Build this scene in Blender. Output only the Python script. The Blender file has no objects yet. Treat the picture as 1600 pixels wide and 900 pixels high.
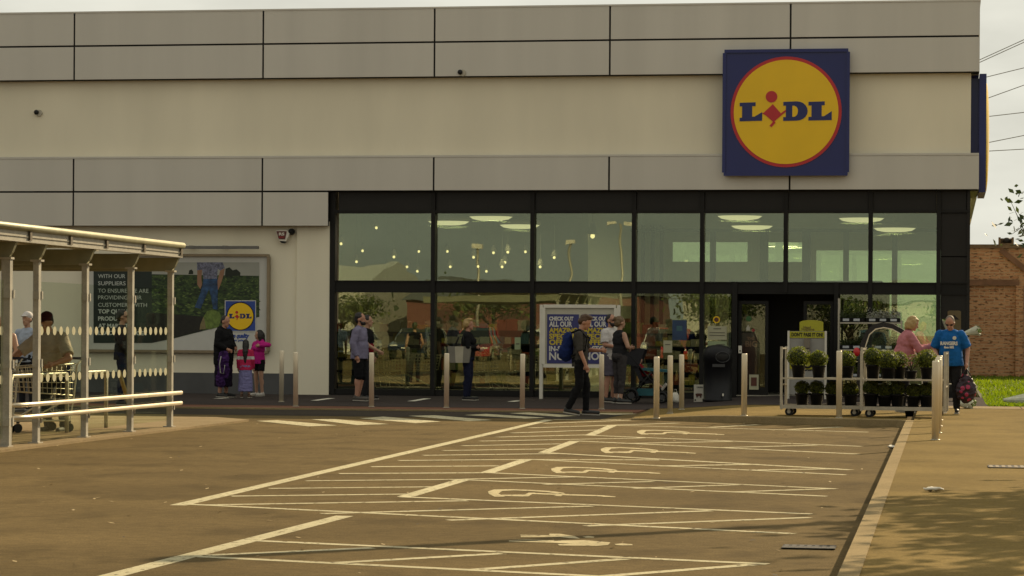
import bpy, bmesh, math, random
from mathutils import Vector, Matrix, noise
random.seed(7)
SC = bpy.context.scene
COL = SC.collection
rad = math.radians

# ------------------------------------------------------------------ camera
CAM_H = 1.47; FPX = 4110.0; YAW = rad(9.34); ROLL = 0.0067; HOR = 515.5
FWD = Vector((-math.sin(YAW), math.cos(YAW), 0)); RGT = Vector((math.cos(YAW), math.sin(YAW), 0)); UP = Vector((0, 0, 1))
EYE = Vector((0, 0, CAM_H))
cam = bpy.data.objects.new('camera', bpy.data.cameras.new('camera')); COL.objects.link(cam)
cam.data.sensor_width = 36; cam.data.lens = 36 * FPX / 1600
cam.data.shift_y = (HOR - 450) / 1600
cam.data.clip_start = 0.1; cam.data.clip_end = 3000
ax = (RGT + UP * ROLL).normalized(); ay = (UP - RGT * ROLL).normalized()
M = Matrix((ax, ay, -FWD)).transposed().to_4x4(); M.translation = EYE
cam.matrix_world = M
SC.camera = cam

# ------------------------------------------------------------------ sky, sun, exposure
SUN_AZ = rad(26); SUN_EL = rad(28)
SUND = Vector((math.sin(SUN_AZ) * math.cos(SUN_EL), math.cos(SUN_AZ) * math.cos(SUN_EL), math.sin(SUN_EL)))
W = bpy.data.worlds.new('World'); SC.world = W; W.use_nodes = True
nt = W.node_tree; N = nt.nodes; L = nt.links
for n in list(N): N.remove(n)
wo = N.new('ShaderNodeOutputWorld'); bg = N.new('ShaderNodeBackground'); bg.inputs['Strength'].default_value = 0.1
sky = N.new('ShaderNodeTexSky'); sky.sky_type = 'NISHITA'; sky.sun_disc = False
sky.sun_elevation = SUN_EL; sky.sun_rotation = SUN_AZ; sky.air_density = 1.2; sky.dust_density = 2.5
tc = N.new('ShaderNodeTexCoord')
mp = N.new('ShaderNodeMapping'); mp.inputs['Scale'].default_value = (1.0, 1.0, 3.2)
nz = N.new('ShaderNodeTexNoise'); nz.inputs['Scale'].default_value = 5.5; nz.inputs['Detail'].default_value = 8; nz.inputs['Roughness'].default_value = 0.55
L.new(tc.outputs['Generated'], mp.inputs['Vector']); L.new(mp.outputs['Vector'], nz.inputs['Vector'])
cr = N.new('ShaderNodeValToRGB'); cr.color_ramp.elements[0].position = 0.06; cr.color_ramp.elements[1].position = 0.32
L.new(nz.outputs['Fac'], cr.inputs['Fac'])
# cloud brightness: brightest around the sun, dimmer on the opposite side, with streaks
dp = N.new('ShaderNodeVectorMath'); dp.operation = 'DOT_PRODUCT'; dp.inputs[1].default_value = SUND
L.new(tc.outputs['Generated'], dp.inputs[0])
mr = N.new('ShaderNodeMapRange'); mr.inputs['From Min'].default_value = -0.6; mr.inputs['From Max'].default_value = 0.85
mr.inputs['To Min'].default_value = 4.2; mr.inputs['To Max'].default_value = 6.5
L.new(dp.outputs['Value'], mr.inputs['Value'])
nz2 = N.new('ShaderNodeTexNoise'); nz2.inputs['Scale'].default_value = 14; nz2.inputs['Detail'].default_value = 6
mp2 = N.new('ShaderNodeMapping'); mp2.inputs['Scale'].default_value = (1, 1, 3.0); mp2.inputs['Location'].default_value = (3, 1, 2)
L.new(tc.outputs['Generated'], mp2.inputs['Vector']); L.new(mp2.outputs['Vector'], nz2.inputs['Vector'])
mr2 = N.new('ShaderNodeMapRange'); mr2.inputs['From Min'].default_value = 0.3; mr2.inputs['From Max'].default_value = 0.7
mr2.inputs['To Min'].default_value = 0.86; mr2.inputs['To Max'].default_value = 1.07
L.new(nz2.outputs['Fac'], mr2.inputs['Value'])
mul = N.new('ShaderNodeMath'); mul.operation = 'MULTIPLY'; L.new(mr.outputs[0], mul.inputs[0]); L.new(mr2.outputs[0], mul.inputs[1])
vs = N.new('ShaderNodeVectorMath'); vs.operation = 'SCALE'; vs.inputs[0].default_value = (1.0, 0.985, 0.855)
L.new(mul.outputs[0], vs.inputs['Scale'])
mx = N.new('ShaderNodeMix'); mx.data_type = 'RGBA'
L.new(cr.outputs['Color'], mx.inputs['Factor']); L.new(sky.outputs['Color'], mx.inputs['A']); L.new(vs.outputs['Vector'], mx.inputs['B'])
L.new(mx.outputs['Result'], bg.inputs['Color']); L.new(bg.outputs[0], wo.inputs['Surface'])
W.cycles.sampling_method = 'AUTOMATIC'
sun = bpy.data.objects.new('sun', bpy.data.lights.new('sun', 'SUN')); COL.objects.link(sun)
sun.data.energy = 5.0; sun.data.angle = rad(0.42); sun.data.color = (1.0, 0.79, 0.5)
sun.rotation_euler = (-SUND).to_track_quat('-Z', 'Y').to_euler(); sun.location = (20, 60, 40)
SC.view_settings.view_transform = 'Standard'; SC.view_settings.look = 'None'
SC.view_settings.exposure = 0.32; SC.view_settings.gamma = 1.0
SC.render.engine = 'CYCLES'
SC.cycles.max_bounces = 8; SC.cycles.transparent_max_bounces = 16; SC.cycles.diffuse_bounces = 3; SC.cycles.glossy_bounces = 4
SC.cycles.caustics_reflective = False; SC.cycles.caustics_refractive = False
SC.cycles.use_denoising = True

# ------------------------------------------------------------------ where a sight line meets the ground or a wall
def ray(px, py):
    u = px - 800; v = HOR - py
    return FWD + RGT * ((u - ROLL * v) / FPX) + UP * ((v + ROLL * u) / FPX)
def G(px, py, z=0.0):
    d = ray(px, py); return EYE + d * ((z - CAM_H) / d.z)
def P(px, py, Y):
    d = ray(px, py); return EYE + d * (Y / d.y)
def PX(px, py, X):
    d = ray(px, py); return EYE + d * (X / d.x)

# ------------------------------------------------------------------ materials
MATS = {}
def mat(name, col, rough=0.6, metal=0.0, amt=0.12, scale=6.0, bump=0.0, bscale=60.0, spec=0.5, emit=None, fine=0.0, fscale=150, coat=0.0, stretch=None):
    if name in MATS: return MATS[name]
    m = bpy.data.materials.new(name); m.use_nodes = True
    t = m.node_tree; b = t.nodes['Principled BSDF']
    b.inputs['Roughness'].default_value = rough; b.inputs['Metallic'].default_value = metal
    b.inputs['Specular IOR Level'].default_value = spec
    if coat: b.inputs['Coat Weight'].default_value = coat
    g = t.nodes.new('ShaderNodeTexCoord')
    n = t.nodes.new('ShaderNodeTexNoise'); n.inputs['Scale'].default_value = scale; n.inputs['Detail'].default_value = 6
    if stretch:
        st = t.nodes.new('ShaderNodeMapping'); st.inputs['Scale'].default_value = stretch; t.links.new(g.outputs['Object'], st.inputs[0]); t.links.new(st.outputs[0], n.inputs['Vector'])
    else: t.links.new(g.outputs['Object'], n.inputs['Vector'])
    r = t.nodes.new('ShaderNodeMapRange'); r.inputs['From Min'].default_value = 0.25; r.inputs['From Max'].default_value = 0.75
    r.inputs['To Min'].default_value = 1 - amt; r.inputs['To Max'].default_value = 1 + amt
    t.links.new(n.outputs['Fac'], r.inputs['Value'])
    out = r.outputs[0]
    if fine:
        n2 = t.nodes.new('ShaderNodeTexNoise'); n2.inputs['Scale'].default_value = fscale; n2.inputs['Detail'].default_value = 3
        t.links.new(g.outputs['Object'], n2.inputs['Vector'])
        r2 = t.nodes.new('ShaderNodeMapRange'); r2.inputs['From Min'].default_value = 0.3; r2.inputs['From Max'].default_value = 0.7
        r2.inputs['To Min'].default_value = 1 - fine; r2.inputs['To Max'].default_value = 1 + fine
        t.links.new(n2.outputs['Fac'], r2.inputs['Value'])
        mm = t.nodes.new('ShaderNodeMath'); mm.operation = 'MULTIPLY'
        t.links.new(out, mm.inputs[0]); t.links.new(r2.outputs[0], mm.inputs[1]); out = mm.outputs[0]
    v = t.nodes.new('ShaderNodeVectorMath'); v.operation = 'SCALE'; v.inputs[0].default_value = col
    t.links.new(out, v.inputs['Scale']); t.links.new(v.outputs['Vector'], b.inputs['Base Color'])
    if bump:
        bn = t.nodes.new('ShaderNodeTexNoise'); bn.inputs['Scale'].default_value = bscale; bn.inputs['Detail'].default_value = 4
        t.links.new(g.outputs['Object'], bn.inputs['Vector'])
        bp = t.nodes.new('ShaderNodeBump'); bp.inputs['Strength'].default_value = bump; bp.inputs['Distance'].default_value = 0.02
        t.links.new(bn.outputs['Fac'], bp.inputs['Height']); t.links.new(bp.outputs['Normal'], b.inputs['Normal'])
    if emit:
        b.inputs['Emission Color'].default_value = (*col, 1); b.inputs['Emission Strength'].default_value = emit
    MATS[name] = m; return m

def glass(name, tint, refl, wav=0.0, rough=0.0, fres=True):
    m = bpy.data.materials.new(name); m.use_nodes = True; t = m.node_tree
    for n in list(t.nodes): t.nodes.remove(n)
    o = t.nodes.new('ShaderNodeOutputMaterial'); mixn = t.nodes.new('ShaderNodeMixShader')
    tr = t.nodes.new('ShaderNodeBsdfTransparent'); tr.inputs[0].default_value = (*tint, 1)
    gl = t.nodes.new('ShaderNodeBsdfGlossy'); gl.inputs['Roughness'].default_value = rough; gl.inputs[0].default_value = (0.90, 0.98, 0.80, 1)
    lw = t.nodes.new('ShaderNodeFresnel'); lw.inputs['IOR'].default_value = 1.45
    ad = t.nodes.new('ShaderNodeMath'); ad.operation = 'ADD'; ad.use_clamp = True; ad.inputs[1].default_value = refl
    if fres: t.links.new(lw.outputs[0], ad.inputs[0])
    else: ad.inputs[0].default_value = 0
    t.links.new(ad.outputs[0], mixn.inputs[0])
    t.links.new(tr.outputs[0], mixn.inputs[1]); t.links.new(gl.outputs[0], mixn.inputs[2]); t.links.new(mixn.outputs[0], o.inputs[0])
    if wav:
        g = t.nodes.new('ShaderNodeTexCoord'); mpn = t.nodes.new('ShaderNodeMapping'); mpn.inputs['Scale'].default_value = (0.6, 0.6, 1.0)
        bn = t.nodes.new('ShaderNodeTexNoise'); bn.inputs['Scale'].default_value = 1.1; bn.inputs['Detail'].default_value = 2
        t.links.new(g.outputs['Object'], mpn.inputs[0]); t.links.new(mpn.outputs[0], bn.inputs['Vector'])
        bp = t.nodes.new('ShaderNodeBump'); bp.inputs['Strength'].default_value = 1.0; bp.inputs['Distance'].default_value = wav
        t.links.new(bn.outputs['Fac'], bp.inputs['Height']); t.links.new(bp.outputs['Normal'], gl.inputs['Normal'])
    MATS[name] = m; return m

def leafmat(name, col, trans=0.5, amt=.3, scale=20):
    """leaves and grass let some light through"""
    m = mat(name, col, .6, amt=amt, scale=scale); t = m.node_tree; b = t.nodes['Principled BSDF']; o = t.nodes['Material Output']
    tl = t.nodes.new('ShaderNodeBsdfTranslucent'); mx_ = t.nodes.new('ShaderNodeMixShader'); mx_.inputs[0].default_value = trans
    tl.inputs[0].default_value = (min(1, col[0] * 2.2), min(1, col[1] * 2.3), col[2] * 1.2, 1)
    t.links.new(b.outputs[0], mx_.inputs[1]); t.links.new(tl.outputs[0], mx_.inputs[2]); t.links.new(mx_.outputs[0], o.inputs[0]); return m
# ------------------------------------------------------------------ mesh builder
class MB:
    def __init__(s): s.bm = bmesh.new(); s.mi = 0
    def m(s, i): s.mi = i; return s
    def face(s, pts):
        vs = [s.bm.verts.new(p) for p in pts]
        f = s.bm.faces.new(vs); f.material_index = s.mi; return f
    def box(s, x0, x1, y0, y1, z0, z1):
        return s.obox(Vector(((x0 + x1) / 2, (y0 + y1) / 2, (z0 + z1) / 2)), (abs(x1 - x0), abs(y1 - y0), abs(z1 - z0)))
    def obox(s, c, size, rot=None):
        c = Vector(c); h = Vector(size) / 2; v = []
        for sx in (-1, 1):
            for sy in (-1, 1):
                for sz in (-1, 1):
                    p = Vector((sx * h.x, sy * h.y, sz * h.z))
                    if rot is not None: p = rot @ p
                    v.append(s.bm.verts.new(c + p))
        for q in ((0, 1, 3, 2), (4, 6, 7, 5), (0, 4, 5, 1), (2, 3, 7, 6), (0, 2, 6, 4), (1, 5, 7, 3)):
            f = s.bm.faces.new([v[i] for i in q]); f.material_index = s.mi
        return s
    def cyl(s, p0, p1, r0, r1=None, n=12, caps=True):
        p0 = Vector(p0); p1 = Vector(p1); r1 = r0 if r1 is None else r1
        d = (p1 - p0).normalized(); a = d.orthogonal().normalized(); b = d.cross(a)
        A = []; B = []
        for i in range(n):
            t = 2 * math.pi * i / n; o = a * math.cos(t) + b * math.sin(t)
            A.append(s.bm.verts.new(p0 + o * r0)); B.append(s.bm.verts.new(p1 + o * r1))
        for i in range(n):
            f = s.bm.faces.new((A[i], A[(i + 1) % n], B[(i + 1) % n], B[i])); f.material_index = s.mi; f.smooth = True
        if caps:
            for ring in (A[::-1], B):
                f = s.bm.faces.new(ring); f.material_index = s.mi
        return s
    def tube(s, pts, r, n=8, closed=False):
        pts = [Vector(p) for p in pts]; rings = []
        k = len(pts)
        for i, p in enumerate(pts):
            if closed: d = pts[(i + 1) % k] - pts[i - 1]
            else: d = pts[min(i + 1, k - 1)] - pts[max(i - 1, 0)]
            d.normalize()
            ref = Vector((0, 0, 1)) if abs(d.z) < 0.95 else Vector((1, 0, 0))
            a = d.cross(ref).normalized(); b = d.cross(a)
            rr = r[i] if isinstance(r, (list, tuple)) else r
            rings.append([s.bm.verts.new(p + (a * math.cos(2 * math.pi * j / n) + b * math.sin(2 * math.pi * j / n)) * rr) for j in range(n)])
        for i in range(k if closed else k - 1):
            A = rings[i]; B = rings[(i + 1) % k]
            for j in range(n):
                f = s.bm.faces.new((A[j], A[(j + 1) % n], B[(j + 1) % n], B[j])); f.material_index = s.mi; f.smooth = True
        if not closed:
            for ring in (rings[0][::-1], rings[-1]):
                f = s.bm.faces.new(ring); f.material_index = s.mi
        return s
    def prism(s, poly, o, a, b, depth):
        """poly in 2-D, origin o, axes a and b, thickness along a x b"""
        o = Vector(o); a = Vector(a); b = Vector(b); n = a.cross(b).normalized() * depth
        A = [s.bm.verts.new(o + a * x + b * y) for x, y in poly]
        B = [s.bm.verts.new(v.co + n) for v in A]
        k = len(A)
        for ring in (A[::-1], B):
            f = s.bm.faces.new(ring); f.material_index = s.mi
        for i in range(k):
            f = s.bm.faces.new((A[i], A[(i + 1) % k], B[(i + 1) % k], B[i])); f.material_index = s.mi
        return s
    def slab(s, pts, thick):
        """polygon of 3-D points with thickness downward"""
        A = [s.bm.verts.new(p) for p in pts]; B = [s.bm.verts.new(Vector(p) - Vector((0, 0, thick))) for p in pts]
        k = len(A)
        for ring in (A, B[::-1]):
            f = s.bm.faces.new(ring); f.material_index = s.mi
        for i in range(k):
            f = s.bm.faces.new((A[i], B[i], B[(i + 1) % k], A[(i + 1) % k])); f.material_index = s.mi
        return s
    def sphere(s, c, r, seg=14, rings=9, rot=None):
        c = Vector(c); r = Vector(r) if not isinstance(r, (int, float)) else Vector((r, r, r))
        grid = []
        for i in range(1, rings):
            ph = math.pi * i / rings; row = []
            for j in range(seg):
                t = 2 * math.pi * j / seg
                p = Vector((math.sin(ph) * math.cos(t) * r.x, math.sin(ph) * math.sin(t) * r.y, math.cos(ph) * r.z))
                if rot is not None: p = rot @ p
                row.append(s.bm.verts.new(c + p))
            grid.append(row)
        tp = Vector((0, 0, r.z)); bt = Vector((0, 0, -r.z))
        if rot is not None: tp = rot @ tp; bt = rot @ bt
        T = s.bm.verts.new(c + tp); B = s.bm.verts.new(c + bt)
        fs = []
        for j in range(seg):
            fs.append((T, grid[0][j], grid[0][(j + 1) % seg])); fs.append((B, grid[-1][(j + 1) % seg], grid[-1][j]))
            for i in range(rings - 2):
                fs.append((grid[i][j], grid[i + 1][j], grid[i + 1][(j + 1) % seg], grid[i][(j + 1) % seg]))
        for q in fs:
            f = s.bm.faces.new(q); f.material_index = s.mi; f.smooth = True
        return s
    def lathe(s, prof, c=(0, 0, 0), n=20):
        c = Vector(c); rings = []
        for r, z in prof:
            rings.append([s.bm.verts.new(c + Vector((r * math.cos(2 * math.pi * j / n), r * math.sin(2 * math.pi * j / n), z))) for j in range(n)])
        for i in range(len(rings) - 1):
            A, B = rings[i], rings[i + 1]
            for j in range(n):
                f = s.bm.faces.new((A[j], A[(j + 1) % n], B[(j + 1) % n], B[j])); f.material_index = s.mi; f.smooth = True
        for ring in (rings[0][::-1], rings[-1]):
            f = s.bm.faces.new(ring); f.material_index = s.mi
        return s
    def build(s, name, mats, parent=None, bevel=0.0):
        me = bpy.data.meshes.new(name)
        if bevel:
            es = [e for e in s.bm.edges if len(e.link_faces) == 2 and e.calc_face_angle(0) > 0.6]
            bmesh.ops.bevel(s.bm, geom=es, offset=bevel, segments=2, affect='EDGES', profile=0.5)
        bmesh.ops.recalc_face_normals(s.bm, faces=s.bm.faces)
        s.bm.to_mesh(me); s.bm.free()
        if not isinstance(mats, (list, tuple)): mats = [mats]
        for m in mats: me.materials.append(m)
        o = bpy.data.objects.new(name, me); COL.objects.link(o)
        if parent is not None:
            me.transform(Matrix.Translation(-wloc(parent))); o.parent = parent
        return o
def wloc(o):
    v = Vector((0, 0, 0))
    while o is not None: v += o.location; o = o.parent
    return v
def tag(o, label=None, cat=None, group=None, kind=None):
    if label: o['label'] = label
    if cat: o['category'] = cat
    if group: o['group'] = group
    if kind: o['kind'] = kind
    return o
def empty(name, loc, label, cat, group=None):
    o = bpy.data.objects.new(name, None); COL.objects.link(o); o.location = loc; o.empty_display_size = 0.2
    return tag(o, label, cat, group)
def copy_tree(o, parent=None):
    c = o.copy(); COL.objects.link(c)
    if parent is not None: c.parent = parent
    for ch in list(o.children): copy_tree(ch, c)
    return c
def text(body, size, o, a, b, m, name, parent, thick=0.004, bold=0.0, align='LEFT', width=None, shear=0.0):
    cu = bpy.data.curves.new(name, 'FONT'); cu.body = body; cu.size = size; cu.extrude = thick / 2; cu.offset = bold; cu.align_x = align; cu.shear = shear
    cu.resolution_u = 3
    tmp = bpy.data.objects.new('tmp', cu); COL.objects.link(tmp)
    dg = bpy.context.evaluated_depsgraph_get(); me = bpy.data.meshes.new_from_object(tmp.evaluated_get(dg))
    bpy.data.objects.remove(tmp); bpy.data.curves.remove(cu)
    if width:
        xs = [v.co.x for v in me.vertices]; w = max(xs) - min(xs); k = width / w; x0 = min(xs) if align == 'LEFT' else 0
        for v in me.vertices: v.co.x = (v.co.x - x0) * k
    a = Vector(a).normalized(); b = Vector(b).normalized(); n = a.cross(b)
    T = Matrix((a, b, n)).transposed().to_4x4(); T.translation = Vector(o)
    me.transform(T); me.name = name
    me.materials.clear(); me.materials.append(m)
    ob = bpy.data.objects.new(name, me); COL.objects.link(ob)
    if parent is not None: me.transform(Matrix.Translation(-wloc(parent))); ob.parent = parent
    return ob
def grid_mesh(mb, x0, x1, y0, y1, nx, ny, zf):
    vs = [[mb.bm.verts.new((x0 + (x1 - x0) * i / nx, y0 + (y1 - y0) * j / ny, zf(x0 + (x1 - x0) * i / nx, y0 + (y1 - y0) * j / ny))) for j in range(ny + 1)] for i in range(nx + 1)]
    for i in range(nx):
        for j in range(ny):
            f = mb.bm.faces.new((vs[i][j], vs[i + 1][j], vs[i + 1][j + 1], vs[i][j + 1])); f.material_index = mb.mi
XA = Vector((1, 0, 0)); YA = Vector((0, 1, 0)); ZA = Vector((0, 0, 1))

# ------------------------------------------------------------------ shared materials
def surface(name, c1, c2, big, fine_amt, rough=0.9, bump=0.4, stain=0.0, chip=None, chipcol=(.1, .075, .04)):
    """weathered ground: two colours in large patches, fine grain, small pale and dark flecks"""
    m = bpy.data.materials.new(name); m.use_nodes = True; t = m.node_tree; b = t.nodes['Principled BSDF']
    b.inputs['Roughness'].default_value = rough; b.inputs['Specular IOR Level'].default_value = 0.04
    g = t.nodes.new('ShaderNodeTexCoord')
    def nzn(sc, det, st=(1, 1, 1)):
        mpp = t.nodes.new('ShaderNodeMapping'); mpp.inputs['Scale'].default_value = st
        n = t.nodes.new('ShaderNodeTexNoise'); n.inputs['Scale'].default_value = sc; n.inputs['Detail'].default_value = det
        t.links.new(g.outputs['Object'], mpp.inputs[0]); t.links.new(mpp.outputs[0], n.inputs['Vector']); return n
    n1 = nzn(big, 7); n2 = nzn(9, 5); n3 = nzn(70, 4); n4 = nzn(240, 2); n5 = nzn(0.25, 4, (1.0, 0.35, 1))
    def mrg(n, a, bb, lo=0.3, hi=0.7):
        r = t.nodes.new('ShaderNodeMapRange'); r.inputs['From Min'].default_value = lo; r.inputs['From Max'].default_value = hi
        r.inputs['To Min'].default_value = a; r.inputs['To Max'].default_value = bb; t.links.new(n.outputs['Fac'], r.inputs['Value']); return r.outputs[0]
    def mulv(a, bb):
        q = t.nodes.new('ShaderNodeMath'); q.operation = 'MULTIPLY'; t.links.new(a, q.inputs[0]); t.links.new(bb, q.inputs[1]); return q.outputs[0]
    mixc = t.nodes.new('ShaderNodeMix'); mixc.data_type = 'RGBA'
    mixc.inputs['A'].default_value = (*c1, 1); mixc.inputs['B'].default_value = (*c2, 1)
    t.links.new(mrg(n1, 0, 1), mixc.inputs['Factor'])
    f = mulv(mulv(mrg(n2, 1 - fine_amt * .5, 1 + fine_amt * .5), mrg(n3, 1 - fine_amt, 1 + fine_amt)), mulv(mrg(n4, 1 - fine_amt, 1 + fine_amt), mrg(n5, 0.88, 1.12)))
    v = t.nodes.new('ShaderNodeVectorMath'); v.operation = 'SCALE'
    if stain:                                                  # oil stains, patched areas, dark and pale grit
        n6 = nzn(1.4, 5, (1, .6, 1)); f = mulv(f, mrg(n6, 1 - stain, 1.0, .36, .47)); n7 = nzn(26, 3); f = mulv(f, mrg(n7, 1 - stain, 1.0, .30, .38)); f = mulv(f, mrg(nzn(33, 2), 1.0, 1 + stain * 1.6, .66, .74))
        f = mulv(f, mrg(nzn(.55, 3, (.25, 1.4, 1)), 1 - stain * .6, 1 + stain * .3, .35, .65))
    t.links.new(mixc.outputs['Result'], v.inputs[0]); t.links.new(f, v.inputs['Scale']); out_c = v.outputs['Vector']
    if chip:                                                   # worn paint: the tarmac shows through in flecks
        mc_ = t.nodes.new('ShaderNodeMix'); mc_.data_type = 'RGBA'; mc_.inputs['B'].default_value = (*chipcol, 1)
        t.links.new(out_c, mc_.inputs['A']); a1 = mrg(nzn(16, 6), 0, 1, chip, chip + .07); t.links.new(a1, mc_.inputs['Factor']); out_c = mc_.outputs['Result']
    t.links.new(out_c, b.inputs['Base Color'])
    bp = t.nodes.new('ShaderNodeBump'); bp.inputs['Strength'].default_value = bump; bp.inputs['Distance'].default_value = 0.01
    t.links.new(n4.outputs['Fac'], bp.inputs['Height']); t.links.new(bp.outputs['Normal'], b.inputs['Normal'])
    MATS[name] = m; return m
M_ASPH = surface('asphalt', (0.120, 0.085, 0.037), (0.149, 0.106, 0.047), 0.35, 0.26, stain=.22)
M_PAVE = surface('pavement_concrete', (0.167, 0.116, 0.038), (0.216, 0.152, 0.053), 0.6, 0.2, stain=.14)
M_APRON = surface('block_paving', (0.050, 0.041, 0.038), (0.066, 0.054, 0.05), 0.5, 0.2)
M_TACT = surface('red_paving', (0.16, 0.075, 0.05), (0.19, 0.10, 0.065), 0.8, 0.2)
M_KERB = surface('kerb_stone', (0.25, 0.19, 0.10), (0.31, 0.235, 0.125), 1.3, 0.15)
M_PAINT = surface('road_paint', (0.43, 0.385, 0.245), (0.53, 0.475, 0.31), 1.0, 0.15, bump=0.2, chip=.585)
M_PAINT2 = surface('worn_road_paint', (0.40, 0.34, 0.2), (0.54, 0.46, 0.28), 2.0, 0.18, bump=0.2, chip=.60)
M_WALL = mat('cream_render', (0.84, 0.775, 0.60), 0.85, amt=0.07, scale=1.0, bump=0.15, bscale=90, fine=0.03, stretch=(.9, .9, .25))
M_PLINTH = mat('dark_plinth', (0.085, 0.085, 0.085), 0.8, amt=0.15, scale=2)
M_CLAD = mat('metal_cladding', (0.595, 0.567, 0.505), 0.45, 0.35, amt=0.06, scale=1.0, bump=0.03, bscale=1.5, stretch=(1.6, 1.6, .12))
M_DARK = mat('dark_backing', (0.012, 0.011, 0.010), 0.8)
M_FRAME = mat('charcoal_frame', (0.012, 0.0112, 0.010), 0.5, 0.0, amt=0.15, scale=3, spec=.22)
M_SPAN = mat('charcoal_panel', (0.014, 0.0125, 0.011), 0.42, 0.0, amt=0.2, scale=1.2, spec=.3)
M_STEEL = mat('brushed_steel', (0.76, 0.67, 0.50), 0.42, 0.4, amt=0.06, scale=4)
M_GALV = mat('galvanised_steel', (0.44, 0.405, 0.325), 0.45, 0.45, amt=0.16, scale=9, fine=0.08, fscale=60)
M_SHEL = mat('shelter_steel', (0.36, 0.34, 0.28), 0.5, 0.12, amt=0.2, scale=7, fine=.1, fscale=50)
M_RAIL = mat('steel_rail', (0.62, 0.55, 0.42), 0.38, 0.6, amt=0.12, scale=5)
M_BLACKP = mat('black_plastic', (0.010, 0.010, 0.010), 0.5, amt=0.2, spec=.3)
M_WHITE = mat('white_paint', (0.72, 0.68, 0.58), 0.5, amt=0.05)
M_BLUE = mat('sign_blue', (0.011, 0.018, 0.125), 0.3, amt=0.08, scale=1.5)
M_YEL = mat('sign_yellow', (0.88, 0.55, 0.002), 0.3, amt=0.06, scale=1.2)
M_RED = mat('sign_red', (0.50, 0.018, 0.022), 0.3, amt=0.06)
M_GLASS = glass('window_glass', (0.74, 0.80, 0.67), 0.12, wav=0.0015)
M_GLASS2 = glass('shelter_glass', (0.93, 0.96, 0.91), 0.05, fres=False)
# ================================================================== the ground
YF = 56.1                       # plane of the shop front
KX = -0.58                      # outer edge of the long kerb
def structure(o, label, cat): return tag(o, label, cat, None, 'structure')
mb = MB(); mb.face([(-600, -300, 0), (600, -300, 0), (600, 1200, 0), (-600, 1200, 0)])
structure(mb.build('car_park', M_ASPH), 'worn brown asphalt of the car park in front of the shop', 'ground')

def sm(t): t = max(0, min(1, t)); return t * t * (3 - 2 * t)
def zf(x, y): return 0.02 + 0.09 * sm((x + 5.3) / 1.9)      # the paving rises to full kerb height towards the right
# apron along the shop front
Yk = 46.4
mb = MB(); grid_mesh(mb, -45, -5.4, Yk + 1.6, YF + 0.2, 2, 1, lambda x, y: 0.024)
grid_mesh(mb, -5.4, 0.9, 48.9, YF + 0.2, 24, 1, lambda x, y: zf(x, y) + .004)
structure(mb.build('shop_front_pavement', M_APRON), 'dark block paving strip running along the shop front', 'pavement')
mb = MB(); mb.slab([Vector((-45, Yk, .02)), Vector((-5.4, Yk, .02)), Vector((-5.4, Yk + 1.6, .02)), Vector((-45, Yk + 1.6, .02))], .06)
structure(mb.build('red_pavement_edge', M_TACT), 'reddish paving edge with bollards along the drop-off lane', 'pavement')
mb = MB(); mb.slab([Vector((-45, Yk - .12, .03)), Vector((-5.45, Yk - .12, .03)), Vector((-5.45, Yk, .03)), Vector((-45, Yk, .03))], .06)
structure(mb.build('dropped_kerb', M_KERB), 'low pale kerb edge along the front pavement', 'kerb')
# raised pavement on the right, with its curved nose by the entrance
k0 = G(985, 656.5); k1 = G(1140, 660.5); k2 = G(1300, 664.5)
front = [Vector((-5.4, 48.9, 0)), Vector((-5.25, 46.0, 0)), Vector((k0.x, k0.y + .1, 0)), Vector((k0.x + .6, k0.y - .05, 0)), Vector((k1.x, k1.y, 0)), Vector((k2.x, k2.y, 0)), Vector((KX - .15, 41.35, 0)), Vector((KX, 41.1, 0))]
mb = MB()
# paving surface as strips between the front edge and y=48.9
def edge_y(x):
    for a, b in zip(front[2:], front[3:]):
        if a.x <= x <= b.x: return a.y + (b.y - a.y) * (x - a.x) / (b.x - a.x)
    return front[2].y if x < front[2].x else front[-1].y
xs = [-5.4 + (5.4 + KX) * i / 30 for i in range(31)]
prev = None
for x in xs:
    ey = edge_y(x) if x > k0.x else front[2].y + (48.9 - front[2].y) * (k0.x - x) / (k0.x + 5.4)
    z = zf(x, 0)
    row = (mb.bm.verts.new((x, ey + .12, z)), mb.bm.verts.new((x, 48.9, z)))
    if prev: mb.bm.faces.new((prev[0], row[0], row[1], prev[1]))
    prev = row
structure(mb.build('entrance_pavement', M_PAVE), 'pale concrete pavement with a curved nose in front of the entrance', 'pavement')
mb = MB(); prev = None
for x in xs:                                                 # its kerb: top and face
    ey = edge_y(x) if x > k0.x else front[2].y + (48.9 - front[2].y) * (k0.x - x) / (k0.x + 5.4)
    z = zf(x, 0) + .004
    row = [mb.bm.verts.new(p) for p in ((x, ey + .13, z), (x, ey + .012, z), (x, ey, z - .012), (x, ey, -.05))]
    if prev:
        for i in range(3): mb.bm.faces.new((prev[i], prev[i + 1], row[i + 1], row[i]))
    prev = row
structure(mb.build('entrance_kerb', M_KERB), 'grey kerb face dropping to the road in front of the plant trolleys', 'kerb')
mb = MB(); mb.slab([Vector((KX + .12, -30, .11)), Vector((40, -30, .11)), Vector((40, 48.0, .11)), Vector((KX + .12, 48.0, .11))], .2)
structure(mb.build('side_pavement', M_PAVE), 'wide sunlit concrete pavement on the right with leafy shade', 'pavement')
mb = MB()
y = -30.0
while y < 41.0:                                              # kerb stones of 0.9 m with dark joints
    mb.obox((KX + .06, y + .45, .032), (.12, .894, .17)); y += .9
mb.bm.verts.ensure_lookup_table()
structure(mb.build('long_kerb', M_KERB, bevel=.012), 'long pale kerb running towards the camera along the bays', 'kerb')
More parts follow.
